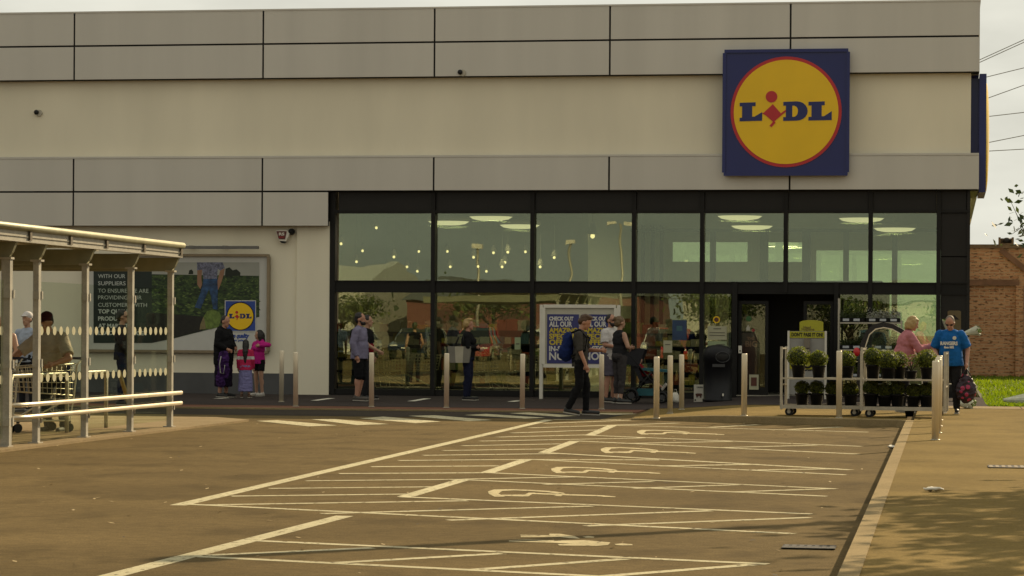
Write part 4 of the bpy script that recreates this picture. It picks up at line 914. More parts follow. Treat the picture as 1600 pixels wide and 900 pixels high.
def make_ball(h_pot, r_pot, r_ball, seed, wide=1.0):
    e = empty('potted_box_ball', (0, 0, 0), 'x', 'potted plant', 'clipped box balls in black pots')
    b = MB(); b.lathe([(r_pot * .74, 0), (r_pot * .95, h_pot * .88), (r_pot * 1.04, h_pot * .88), (r_pot * 1.06, h_pot), (r_pot * .9, h_pot), (r_pot * .88, h_pot * .93)], n=18); b.build('pot', M_POT).parent = e
    b = MB(); b.cyl((0, 0, h_pot * .8), (0, 0, h_pot + r_ball * .6), .012, n=6); b.build('stem', mat('stem_brown', (.05, .035, .02), .8)).parent = e
    leaf_ball((0, 0, h_pot + r_ball * .72), r_ball, 1500, .0145, seed, .92).build('foliage', M_LEAF).parent = e
    return e
protoA = make_ball(.215, .105, .165, 1); protoB = make_ball(.22, .105, .14, 2); protoC = make_ball(.26, .12, .13, 5)
used = set()
def put(pr, loc, lb, sc=1.0, grp=None):
    o = pr if pr.name not in used else copy_tree(pr)
    used.add(pr.name); o.location = loc; o.rotation_euler = (0, 0, rg.uniform(0, 6)); o.scale = (sc * rg.uniform(.93, 1.06), sc * rg.uniform(.93, 1.06), sc * rg.uniform(.9, 1.08)); o['label'] = lb
    if grp: o['group'] = grp
    return o
def castor(b, x, y, z0=0):
    b.cyl((x, y - .02, .065 + z0), (x, y + .02, .065 + z0), .065, n=16)
def make_cart(w, d, h, label):
    e = empty('plant_trolley', (0, 0, 0), label, 'plant trolley', 'tall wheeled plant trolleys')
    for sx_ in (0, w):
        for y in (0, d):
            b = MB(); b.box(sx_ - .02, sx_ + .02, y - .015, y + .015, .10, h); b.build('post', M_GALV).parent = e
    for sx_ in (0, w): b = MB(); [b.box(sx_ - .012, sx_ + .012, .016, d - .016, z - .012, z + .012) for z in (h - .03, .5)]; b.build('end_bar', M_GALV).parent = e
    for z, t in ((.175, .06), (.62, .03)):
        b = MB(); b.box(.021, w - .021, -.01, d + .01, z - t, z - t + .022); b.box(.022, w - .022, -.018, -.0101, z - t, z); b.box(.022, w - .022, d + .0101, d + .018, z - t, z); b.build('shelf', M_GALV).parent = e
    for x in (.12, w - .12):
        for y in (.06, d - .06):
            b = MB(); castor(b, x, y); o = b.build('wheel', M_BLACKP); o.parent = e; b = MB(); b.cyl((x, y - .024, .065), (x, y + .024, .065), .03, n=10); b.box(x - .02, x + .02, y - .032, y - .026, .06, .12); hb = b.build('hub', M_GALV); hb.parent = o
    return e
q = gz(1237, 650.5); s0 = G(1222, 640, .11)
cwl = 1.29; cart1 = make_cart(1.30, .58, 1.12, 'left galvanised plant trolley with box balls, by the sanitiser stand')
cA = G(1220.5, 649.2, .11); cart1.location = cA; cart1.rotation_euler = (0, 0, rad(-4))
cart2 = make_cart(1.32, .58, 1.06, 'right galvanised plant trolley with box balls, beside the row of bollards')
cB = G(1345.5, 652, .11); cart2.location = cB; cart2.rotation_euler = (0, 0, rad(-4))
def on(cart, px, z, dy=.26):
    """a spot on a shelf of this trolley, dy behind its front edge"""
    c = cart.location; k = ray(px, 600); k = k / k.y; t = c.y + dy + 0
    x = k.x * t; R = Matrix.Rotation(cart.rotation_euler.z, 3, 'Z'); lx = (x - c.x)
    return c + R @ Vector((lx, dy, z))
for px, pr, sc, lb in ((1246, protoA, 1.12, 'leftmost box ball on the top shelf of the left plant trolley'), (1277.5, protoB, 1.1, 'second box ball on the top shelf of the left plant trolley'), (1322, protoB, 1.14, 'box ball at the right end of the left trolley top shelf')):
    put(pr, on(cart1, px, .585), lb, sc)
for px, pr, sc, lb, dy in ((1362, protoB, 1.08, 'leftmost box ball on the top shelf of the right plant trolley', .3), (1386, protoA, 1.05, 'box ball second from the left on the right trolley top shelf', .2), (1402, protoB, .98, 'half hidden box ball behind another on the right trolley', .44), (1446.5, protoA, 1.06, 'rightmost box ball on the top shelf beside the bollards', .26)):
    put(pr, on(cart2, px, .585, dy), lb, sc)
dark = 'dark potted balls on the lower shelves'
for px, lb in ((1252, 'leftmost dark potted ball on the left trolley lower shelf'), (1274.5, 'second dark potted ball on the left trolley lower shelf'), (1299.5, 'third dark potted ball on the left trolley lower shelf'), (1328, 'rightmost dark potted ball on the left trolley lower shelf')):
    put(protoC, on(cart1, px, .118), lb, .98, dark)
for px, lb in ((1359, 'leftmost dark potted ball on the right trolley lower shelf'), (1381, 'second dark potted ball on the right trolley lower shelf'), (1401, 'third dark potted ball on the right trolley lower shelf'), (1426, 'fourth dark potted ball on the right trolley lower shelf'), (1447, 'rightmost dark potted ball on the right trolley lower shelf')):
    put(protoC, on(cart2, px, .118), lb, .98, dark)
# flowering pot and pot on the ground
c = on(cart2, 1422.5, .585, .2); e = empty('flower_pot', c, 'straggly flowering plant in a black pot between two box balls', 'potted plant')
mb = MB(); mb.lathe([(.065, 0), (.088, .14), (.094, .14), (.096, .165), (.08, .165)], c, 16); mb.build('pot', M_POT, e)
mb = MB(); r_ = random.Random(4); mb.m(1)
for i in range(16):
    a = r_.uniform(0, 6.28); t = c + Vector((math.cos(a) * r_.uniform(.03, .15), math.sin(a) * r_.uniform(.03, .12), r_.uniform(.25, .40))); mb.mi = 1; mb.tube([c + Vector((0, 0, .14)), (c + t) / 2 + Vector((0, 0, .1)), t], .004, 5)
    for k in range(9):
        mb.mi = r_.choice((0, 0, 2)); o = t + Vector((r_.gauss(0, .035), r_.gauss(0, .035), r_.gauss(0, .03))); a2 = r_.uniform(0, 6.28); u = Vector((math.cos(a2), math.sin(a2), r_.uniform(-.5, .5))) * .022; w = u.orthogonal().normalized() * .014; mb.face([o - u, o - w, o + u, o + w])
mb.build('foliage', [M_LEAF[0], MATS['stem_brown'], mat('petal', (.35, .22, .13), .6)], e)
p = gz(1421, 651); e = empty('plant_pot', p, 'empty black plant pot standing on the pavement under the trolley', 'plant pot')
mb = MB(); mb.lathe([(.06, 0), (.08, .11), (.086, .11), (.086, .13), (.07, .13), (.06, .03)], p, 16); mb.build('pot_body', M_POT, e)
# rack of bedding plants against the window
YR = YF - 1.0
xl, xr = P(1310, 540, YR).x, P(1408, 540, YR).x
rack = empty('plant_rack', (xl, YR, .11), 'tall steel rack of bedding plants standing against the shop window', 'plant rack')
for x in (xl, xr):
    for y in (YR, YR + .5): mb = MB(); mb.box(x - .015, x + .015, y - .015, y + .015, .11, P(1310, 466 if x == xl else 500, YR).z); mb.build('post', M_GALV, rack)
shz = [P(1340, y, YR).z for y in (503.5, 546, 590)]
for z in shz: mb = MB(); mb.box(xl, xr, YR + .0, YR + .5, z - .03, z); mb.build('shelf', M_GALV, rack)
def tray(px0, px1, z, kind, lb, seed):
    x0, x1 = P(px0, 540, YR).x, P(px1, 540, YR).x; e = empty('plant_tray', ((x0 + x1) / 2, YR + .2, z), lb, 'plant tray', 'trays of bedding plants on the rack'); r = random.Random(seed)
    b = MB(); b.box(x0, x1, YR + .04, YR + .4, z + .001, z + .09); b.build('tray', M_POT, e, bevel=.006)
    b = MB()
    for i in range(int((x1 - x0) * 700)):
        o = Vector((r.uniform(x0, x1), r.uniform(YR + .05, YR + .4), z + .09 + abs(r.gauss(0, .07)))); a = r.uniform(0, 6.28); u = Vector((math.cos(a), math.sin(a), r.uniform(-.3, 1.0))) * r.uniform(.02, .035); w = u.orthogonal().normalized() * .011
        b.mi = r.choice((0, 1)); b.face([o - u, o - w, o + u, o + w])
    b.build('foliage', {'lav': [mat('lavender_leaf', (.16, .16, .11), .7), mat('lavender_grey', (.25, .25, .21), .7)], 'dark': [M_LEAF[2], M_LEAF[2]], 'green': [M_LEAF[0], M_LEAF[1]]}[kind], e)
    b = MB(); k = 0
    while x0 + .06 + k * .22 < x1 - .12: b.box(x0 + .06 + k * .22, x0 + .19 + k * .22, YR + .025, YR + .034, z + .025, z + .075); k += 1
    b.build('price_label', mat('label_white', (.45, .47, .5), .5), e)
tray(1312, 1350, shz[0], 'dark', 'tray of dark bushy plants at left on the rack top shelf', 1); tray(1353, 1406, shz[0], 'lav', 'tray of grey lavender plants on the rack top shelf', 2)
tray(1312, 1356, shz[1], 'dark', 'tray of dark plants at left on the rack middle shelf', 3); tray(1362, 1405, shz[1], 'dark', 'tray of dark plants at right on the rack middle shelf', 5)
tray(1312, 1356, shz[2], 'green', 'tray of green plants at left on the rack bottom shelf', 6); tray(1362, 1405, shz[2], 'green', 'tray of green plants at right on the rack bottom shelf', 7)
# rack at the corner with cut flowers
YC = YF - 3.0
xl2, xr2 = P(1478, 540, YC).x, P(1513.5, 540, YC).x
rk = empty('flower_rack', (xr2, YC, .11), 'dark steel flower rack at the corner behind the man in blue', 'flower rack')
for x in (xl2, xr2):
    for y in (YC, YC + .5): mb = MB(); mb.box(x - .016, x + .016, y - .016, y + .016, .11, P(1513, 527, YC).z); mb.build('post', M_GALV, rk)
for yy in (528, 600, 634): mb = MB(); z = P(1500, yy, YC).z; mb.box(xl2, xr2, YC, YC + .5, z - .02, z); mb.build('shelf', M_GALV, rk)
def bouquet(o, d, n, lb, s=1.0):
    d = Vector(d).normalized(); e = empty('flower_bunch', o, lb, 'flowers', 'wrapped flower bunches at the corner'); a = d.orthogonal().normalized(); b_ = d.cross(a)
    b = MB(); k = 14; R1 = [b.bm.verts.new(o + (a * math.cos(6.283 * i / k) + b_ * math.sin(6.283 * i / k)) * .028 * s) for i in range(k)]
    R2 = [b.bm.verts.new(o + d * .42 * s * (1 + .10 * math.sin(i * 2.1)) + (a * math.cos(6.283 * i / k) + b_ * math.sin(6.283 * i / k)) * .12 * s * (1 + .15 * math.sin(i * 3.7))) for i in range(k)]
    for i in range(k): b.bm.faces.new((R1[i], R1[(i + 1) % k], R2[(i + 1) % k], R2[i]))
    w_ = b.build('wrapping', mat('clear_wrap', (.55, .55, .42), .15, amt=.2, scale=12), e)
    b = MB(); r = random.Random(n)
    for i in range(90):
        t = r.uniform(.25, .47) * s; q = o + d * t + (a * r.gauss(0, .05) + b_ * r.gauss(0, .05)) * s * t * 2.2; u = Vector((r.gauss(0, 1), r.gauss(0, 1), r.gauss(0, 1))).normalized() * .03 * s; w = u.orthogonal().normalized() * .02 * s; b.mi = r.choice((0, 0, 1)); b.face([q - u, q - w, q + u, q + w])
    b.build('blooms', [mat('bunch_green', (.13, .22, .02), .6), mat('bunch_white', (.6, .55, .42), .6)], e)
bouquet(P(1508, 527, YC + .2) + Vector((-.05, 0, .07)), (1, -.3, .22), 3, 'green flower bunch lying on the rack top and sticking out past the corner', .8)
bouquet(P(1484, 528, YC + .3) + Vector((0, 0, .0)), (-.15, -.2, 1), 4, 'upright pale flower bunch on the rack behind the man in blue', .85)
p = G(1490, 638, .11); bouquet(p + Vector((0, 0, .09)), (1, -.2, -.05), 5, 'wrapped flower bunch lying on the paving at the foot of the rack', .85)
p = G(1568, 633, .11); bouquet(p + Vector((0, .3, .09)), (1, .1, -.03), 6, 'wrapped green and white bunch lying on the grass edge at far right', 1.0)
# black arched vehicle shell behind the trolley
YV = YF - 4.2
def vp(x, y): q = P(x, y, YV); return (q.x, q.z)
e = empty('mobility_scooter', P(1392, 630, YV), 'black arched mobility scooter canopy with clear sides behind the plant trolleys', 'mobility scooter')
outer = [(1338, 600), (1341, 560), (1345, 535), (1353, 517), (1364, 507), (1380, 503.5), (1395, 506), (1412, 515), (1428, 531), (1440, 550), (1447, 575), (1450, 600)]
inner = [(1349, 600), (1350, 565), (1352, 540), (1358, 522), (1368, 513.5), (1381, 511), (1394, 513.5), (1408, 521), (1422, 536), (1433, 554), (1440, 577), (1442, 600)]
inn2 = [(x + (1394 - x) * .03, y + 1.6) for x, y in inner]
def band(A, B, name, m, y0, th):
    b = MB(); a_ = [vp(*q) for q in A]; c_ = [vp(*q) for q in B]
    for i in range(len(A) - 1): b.prism([a_[i], a_[i + 1], c_[i + 1], c_[i]], (0, y0, 0), XA, ZA, th)
    return b.build(name, m, e)
band(outer, inner, 'canopy_band', mat('gloss_black', (.006, .006, .007), .25), YV + .6, .66); band(inner, inn2, 'window_trim', M_STEEL, YV - .062, .012)
b = MB(); b.prism([vp(*q) for q in inner], (0, YV + .1, 0), XA, ZA, .01); b.build('side_window', M_GLASS2, e)
x0, z0 = vp(1340, 600); x1, _ = vp(1449, 600); b = MB(); b.box(x0, x1, YV - .04, YV + .6, .26, z0 + .0); b.build('body', MATS['gloss_black'], e, bevel=.05)
for x in (x0 + .25, x1 - .25):
    for y in (YV + .02, YV + .54): b = MB(); b.cyl((x, y - .05, .29), (x, y + .05, .29), .18, n=20); b.build('wheel', M_BLACKP, e)
b = MB(); b.obox((x0 + .95, YV + .28, z0 + .18), (.10, .4, .45)); b.build('seat', MATS['bin_grey'], e, bevel=.03)
p = P(1338.5, 550, YV - .05); b = MB(); b.sphere(p, (.07, .05, .09), 12, 8); b.build('tail_light', M_RED, e)
# ================================================================== trolley shelter on the left
SX = -11.08
ys = [28.3, 30.09, 31.15, 33.0, 34.95, 36.84]
shel = empty('trolley_shelter', (SX, 33.5, 0), 'open steel trolley shelter with dotted glass side and sloping bracketed roof', 'trolley shelter')
mb = MB(); mb.slab([Vector((-17, 27, .03)), Vector((-10.86, 27, .03)), Vector((-10.80, 40.2, .03)), Vector((-11.6, 41.2, .03)), Vector((-17, 41.2, .03))], .05)
structure(mb.build('shelter_base', surface('shelter_concrete', (.24, .18, .10), (.29, .22, .125), .8, .15)), 'pale concrete base under the trolley shelter', 'paving')
for y in ys:
    if y == 30.09: w, z1 = .055, 2.30
    else: w, z1 = .036, 2.29
    mb = MB(); mb.box(SX - w, SX + w, y - .045, y + .045, .03, z1); po = mb.build('post', M_SHEL, shel, bevel=.006)
    for z in (.33, 1.02, 1.86):
        mb = MB(); mb.box(SX + .0, SX + .064 + w - .05, y + .0455, y + .085, z - .05, z + .05); mb.build('clamp', M_SHEL, po)
        mb = MB(); mb.box(SX - .03, SX + .062 + w - .05, y - .07, y - .0455, z - .05, z + .05); mb.build('clamp', M_SHEL, po)
    mb = MB(); mb.box(SX - .075, SX + .06, y - .09, y + .09, .03, .045); mb.build('foot_plate', M_GALV, po)
    # tapered roof bracket across
    mb = MB(); mb.prism([(-4.0, .0), (-4.0, -.20), (SX - SX + .02, -.20), (.07, -.13), (.125, .0)], (SX, y + .035, 2.485), XA, ZA, .07); mb.build('bracket', mat('galvanised_dull', (.25, 0.245, .16), .55, .5, amt=.15, scale=5), shel)
    mb = MB(); mb.box(SX - .07, SX + .07, y - .06, y + .06, 2.275, 2.30); mb.build('post_cap', M_GALV, shel)
mb = MB(); XF = -10.955
mb.box(XF - .05, XF, 24, 36.95, 2.50, 2.645); mb.box(XF - .07, XF + .02, 24, 36.95, 2.488, 2.505); mb.box(XF + .0, XF + .014, 24, 36.95, 2.55, 2.556)
mb.build('fascia', mat('galvanised_mid', (.34, .32, .26), .5, .15, amt=.16, scale=9), shel)
mb = MB()
for y in (26, 28.5, 30.5, 32.0, 33.45, 35.1, 36.88): mb.box(XF + .0145, XF + .03, y - .035, y + .035, 2.51, 2.64)
mb.build('fascia_joint', mat('galvanised_dark', (.12, .10, .07), .6, .5), shel)
mb = MB(); mb.tube([(XF + .02, 24, 2.665), (XF + .02, 36.97, 2.665)], .042, 10); mb.tube([(XF - 4.1, 36.95, 2.66), (XF + .02, 36.95, 2.66)], .035, 8); mb.build('roof_edge', mat('galvanised_dull', (.25, .215, .16)), shel)
mb = MB(); mb.prism([(XF - .051, 2.63), (XF - .051, 2.655), (XF - 4.1, 2.68), (XF - 4.1, 2.655)], (0, 36.93, 0), XA, ZA, 13.0); mb.build('roof_sheet', mat('roof_sheet', (.50, .47, .38), .5, amt=.12, scale=2), shel)
for x in (XF - 1.3, XF - 2.6): mb = MB(); mb.box(x - .03, x + .03, 24, 37.0, 2.58, 2.62); mb.build('purlin', M_GALV, shel)
for a, b in zip(ys, ys[1:]):
    if b == 31.15: continue
    mb = MB(); mb.box(SX - .02, SX - .008, a + .09, b - .09, .13, 2.03); gp = mb.build('glass_panel', M_GLASS2, shel)
    mb = MB(); n = int((b - a - .26) / 0.245) + 1; o0 = (b - a - .18 - (n - 1) * 0.245) / 2
    for k in range(n):
        for z in (.835, 1.42):
            c = Vector((SX - .0075, a + .09 + o0 + k * 0.245, z)); mb.prism([(.068 * math.cos(t * math.pi / 8), .056 * math.sin(t * math.pi / 8)) for t in range(16)], c, YA, ZA, .002)
    mb.build('dot_band', mat('dot_cream', (.36, .34, .21), .7), gp)
for z in (.375, .525):
    mb = MB(); mb.tube([(SX - .02, 30.2, z), (SX + .10, 30.3, z), (SX + .125, 30.6, z), (SX + .125, 36.98, z)], .029, 12); mb.build('handrail', M_RAIL, shel)
    mb = MB(); [mb.box(SX + .05, SX + .10, y - .02, y + .02, z - .02, z + .02) for y in ys[2:]]; mb.build('rail_mount', M_GALV, shel)
for (y0, y1, x) in ((32.2, 34.4, -11.8), (35.3, 36.25, -11.85)):
    mb = MB(); mb.tube([(x, y0, .03), (x, y0, .76), (x, y0 + .07, .83), (x, y1 - .07, .83), (x, y1, .76), (x, y1, .03)], .028, 10); mb.build('hoop_rail', M_GALV, shel)
mb = MB(); mb.tube([(-11.55, 35.9, .85), (-11.45, 36.1, .35)], .03, 8)
mb.build('lock_arm', mat('yellowed_steel', (.35, .22, .06), .5, .3), shel)
# shopping trolleys
def make_trolley():
    e = empty('shopping_trolley', (0, 0, 0), 'x', 'shopping trolley', 'nested shopping trolleys in the shelter')
    fr = M_STEEL; b = MB()                                       # wire basket, front at -y
    def corner(u, v, w):                                         # u across -1..1, v 0 handle .. 1 front, w 0 bottom .. 1 top
        y = .42 - v * (.86 - .06 * (1 - w)); hw = (.27 - .05 * v) * (.84 + .16 * w); z = .50 + .06 * v + w * (.44 - .12 * v); return Vector((u * hw, y, z))
    for w in (0, .2, .4, .6, .8, 1.0):
        b.tube([corner(-1, 0, w), corner(-1, 1, w), corner(1, 1, w), corner(1, 0, w)], .0085 if w in (0, 1.0) else .0045, 5)
    for k in range(13):
        v = k / 12
        for s in (-1, 1): b.tube([corner(s, v, 0), corner(s, v, 1)], .0045, 4)
    for k in range(1, 8): u = -1 + k / 4; b.tube([corner(u, 1, 1), corner(u, 1, 0), corner(u, 0, 0), corner(u, 0, .9)], .0045, 4)
    b.build('basket', fr).parent = e
    b = MB()
    for s in (-1, 1):
        b.tube([Vector((s * .27, .52, 1.0)), Vector((s * .27, .44, .92)), Vector((s * .26, .40, .5)), Vector((s * .26, .34, .16)), Vector((s * .17, -.42, .16))], .013, 7); b.tube([Vector((s * .26, .36, .48)), Vector((s * .2, -.2, .2))], .012, 6)
    b.tube([(-.17, -.42, .16), (.17, -.42, .16)], .012, 6); b.build('chassis', fr).parent = e
    b = MB(); b.tube([(-.28, .53, 1.01), (.28, .53, 1.01)], .018, 8); b.build('handle', mat('handle_dark', (.02, .02, .05), .4)).parent = e
    b = MB(); b.face([corner(-.9, .05, .55), corner(.9, .05, .55), corner(.9, .05, .95), corner(-.9, .05, .95)]); f = b.build('child_flap', mat('flap_blue', (.02, .03, .10), .5)); f.parent = e
    for x, y in ((-.24, .34), (.24, .34), (-.16, -.40), (.16, -.40)): b = MB(); b.cyl((x - .015, y, .065), (x + .015, y, .065), .062, n=12); b.box(x - .02, x + .02, y - .015, y + .015, .128, .16); b.build('wheel', M_BLACKP).parent = e
    return e
tp = make_trolley()
for i, (x, y, r, lb) in enumerate(((-12.22, 34.45, -42, 'shopping trolley under the hands of the leaning man'), (-12.78, 33.75, -20, 'second shopping trolley, in front of the one being pushed'), (-12.70, 33.1, -8, 'shopping trolley at the very left edge of the shelter'))):
    o = tp if i == 0 else copy_tree(tp); o.location = (x, y, .03); o.rotation_euler = (0, 0, rad(r)); o['label'] = lb
for i, (px, yy) in enumerate(((612, 1.0), (628, 1.05), (655, 1.0), (765, 1.1), (790, 1.0), (812, 1.05))):
    o = copy_tree(tp); p = P(px, 560, YF + yy); o.location = (p.x, YF + yy + .2, .018); o.rotation_euler = (0, 0, rad(90 + 4 * i)); o['group'] = 'trolleys stored inside the shop window'
    o['label'] = ['trolley inside the left window, leftmost of three behind the lavender man', 'trolley inside the left window, middle of three behind the lavender man', 'trolley inside the left window, nearest the first window post', 'trolley inside the second window, just right of the blond woman', 'trolley inside the second window, middle of three there', 'trolley inside the second window, nearest the poster board'][i]
# ================================================================== right background
YWL = 82.0
bw = empty('brick_wall', (6, YWL, .13), 'tall weathered brown brick wall with coping behind the grass', 'wall')
m = bpy.data.materials.new('old_brick'); m.use_nodes = True; t = m.node_tree; pb = t.nodes['Principled BSDF']; pb.inputs['Roughness'].default_value = .9
g_ = t.nodes.new('ShaderNodeTexCoord'); sp = t.nodes.new('ShaderNodeSeparateXYZ'); cb = t.nodes.new('ShaderNodeCombineXYZ'); t.links.new(g_.outputs['Object'], sp.inputs[0]); t.links.new(sp.outputs['X'], cb.inputs['X']); t.links.new(sp.outputs['Z'], cb.inputs['Y'])
br = t.nodes.new('ShaderNodeTexBrick'); br.inputs['Scale'].default_value = 1; br.inputs['Brick Width'].default_value = .30; br.inputs['Row Height'].default_value = .10; br.inputs['Mortar Size'].default_value = .012; br.inputs['Mortar'].default_value = (.40, .29, .18, 1)
br.inputs['Color1'].default_value = (.45, .255, .135, 1); br.inputs['Color2'].default_value = (.32, .15, .075, 1); br.inputs['Bias'].default_value = -.2; t.links.new(cb.outputs[0], br.inputs['Vector'])
no = t.nodes.new('ShaderNodeTexNoise'); no.inputs['Scale'].default_value = 8; no.inputs['Detail'].default_value = 5; mpn = t.nodes.new('ShaderNodeMapping'); mpn.inputs['Scale'].default_value = (.8, 1, 2.4); t.links.new(g_.outputs['Object'], mpn.inputs[0]); t.links.new(mpn.outputs[0], no.inputs['Vector'])
rp = t.nodes.new('ShaderNodeValToRGB'); rp.color_ramp.elements[0].position = .38; rp.color_ramp.elements[0].color = (.38, .33, .29, 1); rp.color_ramp.elements[1].position = .46; rp.color_ramp.elements[1].color = (1.15, 1.1, 1.05, 1); t.links.new(no.outputs['Fac'], rp.inputs[0])
mxx = t.nodes.new('ShaderNodeMix'); mxx.data_type = 'RGBA'; mxx.blend_type = 'MULTIPLY'; mxx.inputs['Factor'].default_value = 1; t.links.new(br.outputs['Color'], mxx.inputs['A']); t.links.new(rp.outputs[0], mxx.inputs['B']); t.links.new(mxx.outputs['Result'], pb.inputs['Base Color'])
zt = P(1550, 388, YWL).z
mb = MB(); mb.box(XR_W + .06, 34, YWL, YWL + .4, .0, zt); mb.build('wall_face', m, bw)
mb = MB(); mb.box(XR_W + .05, 34, YWL - .06, YWL + .46, zt, zt + .12); mb.build('coping', mat('coping_brown', (.15, .10, .055), .9, amt=.3), bw)
mb = MB(); xr = P(1592, 500, YWL).x; zc = P(1550, 441, YWL).z; mb.box(XR_W + .06, xr, YWL - .10, YWL - .002, zc - .1, zc + .08); mb.build('string_course', mat('brick_dark', (.20, .105, .06), .9, amt=.3, scale=3), bw)
mb = MB(); mb.box(xr - .10, xr + .12, YWL - .12, YWL - .003, .1, zc - .101); mb.build('pier', m, bw)
a, b = P(1563, 390, YWL), P(1606, 424, YWL); mb = MB(); mb.obox(((a.x + b.x) / 2, YWL - .05, (a.z + b.z) / 2), ((b - a).length, .08, .16), Matrix.Rotation(math.atan2(a.z - b.z, b.x - a.x), 3, 'Y')); mb.build('gable_band', MATS['brick_dark'], bw)
p = P(1572, 378, YWL + .2); e = empty('wall_box', (p.x, YWL + .2, zt + .12), 'square brown open box standing on top of the brick wall', 'box'); w = .23
mb = MB()
for x in (-w, w - .06): mb.box(p.x + x, p.x + x + .06, YWL, YWL + .4, zt + .12, zt + .34)
mb.box(p.x - w + .06, p.x + w - .06, YWL + .35, YWL + .4, zt + .12, zt + .32); mb.box(p.x - w + .06, p.x + w - .06, YWL, YWL + .349, zt + .12, zt + .16); mb.build('box_shell', MATS['coping_brown'], e)
mb = MB(); mb.sphere((p.x + .02, YWL + .18, zt + .24), (.13, .13, .10), 12, 8); mb.build('lump', M_DARK, e)
e = empty('barbed_wire', (p.x, YWL + .2, zt + .2), 'loose coils of barbed wire along the brick wall top', 'barbed wire'); mb = MB(); pts = []
for i in range(420):
    tt = i / 420; x = 4 + tt * 12; r = .30 * (1 + .35 * noise.noise(Vector((x * 1.7, 0, 0)))); an = i * .52; pts.append(Vector((x + .12 * math.cos(an), YWL + .2 + r * .6 * math.cos(an), zt + .40 + r * math.sin(an))))
mb.tube(pts, .006, 4); mb.build('coil', mat('wire_grey', (.10, .09, .07), .6, .5), e)
def leafy(loc, h, crown, n, size, label, seed, mats, trunk_r=.12, sub=9, spread=.55, grp=None, name='tree'):
    """tapered trunk, limbs and a crown of leaf clumps with gaps"""
    e = empty(name, loc, label, 'tree', grp); r = random.Random(seed); L0 = Vector(loc); b = MB(); cl = []
    top = L0 + Vector((r.uniform(-.2, .2), r.uniform(-.2, .2), h)); mid = L0.lerp(top, .5) + Vector((r.uniform(-.1, .1), r.uniform(-.1, .1), 0))
    b.tube([L0, L0.lerp(mid, .6), mid, top], [trunk_r, trunk_r * .85, trunk_r * .7, trunk_r * .3], 8)
    for k in range(sub):
        a = k * 2.4 + r.uniform(-.4, .4); f = r.uniform(.45, .95); s = L0.lerp(top, f); d = Vector((math.cos(a) * crown[0], math.sin(a) * crown[1], crown[2] * r.uniform(-.25, .95))) * r.uniform(.55, 1.0)
        q = top - Vector((0, 0, crown[2] * .35)) + d; b.tube([s, s.lerp(q, .5) + Vector((0, 0, .15 * crown[2])), q], [trunk_r * .4, trunk_r * .25, trunk_r * .08], 6); cl += [q, s.lerp(q, .65) + Vector((0, 0, .1 * crown[2]))]
    b.build('trunk', mat('bark', (.06, .045, .03), .9, amt=.3, scale=8), e); b = MB()
    for i in range(n):
        c = r.choice(cl); o = c + Vector((r.gauss(0, 1) * crown[0], r.gauss(0, 1) * crown[1], r.gauss(0, 1) * crown[2] * .7)) * spread * .42
        u = Vector((r.gauss(0, 1), r.gauss(0, 1), r.gauss(0, .6))).normalized(); w = u.orthogonal().normalized(); w.rotate(Matrix.Rotation(r.uniform(0, 6.28), 3, u)); s = size * r.uniform(.6, 1.3)
        b.mi = r.choice((0, 0, 1, 2)); b.face([o - u * s, o - w * s * .5, o + u * s, o + w * s * .5])
    b.build('crown', mats, e); return e
M_TL = [leafmat('leaf_mid', (.06, .085, .014), .12), leafmat('leaf_light', (.11, .13, .02), .12), leafmat('leaf_dark', (.028, .045, .010), .1)]
shade = 'trees right of the frame shading the pavement'
leafy((4.9, 27.6, .11), 5.0, (1.9, 2.1, 1.5), 1150, .135, 'roadside tree whose shade lies across the right kerb', 21, M_TL, grp=shade)
leafy((6.6, 30.6, .11), 5.4, (2.4, 2.4, 1.7), 2100, .15, 'roadside tree whose shade lies by the crumpled paper', 22, M_TL, grp=shade)
leafy((4.6, 23.4, .11), 4.9, (1.8, 1.9, 1.4), 1250, .135, 'roadside tree whose shade falls in the lower right corner', 23, M_TL, grp=shade)
leafy((2.45, 70, .15), 4.5, (.9, 1.0, 1.2), 200, .11, 'thin small tree with sparse leaves at the right edge before the brick wall', 24, [M_TL[2], M_TL[0], M_TL[2]], .07, 10, .75)
# overhead cables behind
M_CAB = mat('cable_grey', (.30, .28, .23), .7)
cab = 'thin overhead cables in the pale sky'
for i, (a, b_) in enumerate((((1534, 92), (1600, 62)), ((1534, 96), (1600, 66)), ((1547, 119), (1600, 106)), ((1550, 151), (1600, 133)), ((1553, 181), (1600, 175.6)), ((1553, 221), (1600, 211.6)), ((1553, 235.6), (1600, 233)))):
    A = P(*a, 112); B = P(*b_, 112); d = B - A; mb = MB(); mb.tube([A - d * 5, A, B, B + d * 8], .017, 5)
    tag(mb.build('overhead_cable', M_CAB), 'overhead cable, %s of those right of the roof corner' % ('topmost', 'second', 'third', 'fourth', 'fifth', 'sixth', 'lowest')[i], 'cable', cab)
A = G(300, 873); B = G(1345, 815); d = (B - A); off = Vector((math.sin(SUN_AZ), math.cos(SUN_AZ), 0)) / math.tan(SUN_EL) * 6.0 + Vector((0, 0, 6.0))  # out-of-frame bar with end blob, added only to cast the long thin shadow
e = empty('overhead_cable', A + off, 'unseen stand-in cable added to cast the long thin shadow across the bays', 'cable'); mb = MB(); mb.tube([A + off - d * .02, B + off, B + off + d * 6], .10, 8); mb.build('shadow_bar', M_CAB, e); mb = MB(); mb.sphere(A + off, (.26, .22, .12), 12, 8); mb.build('shadow_blob', M_GALV, e)
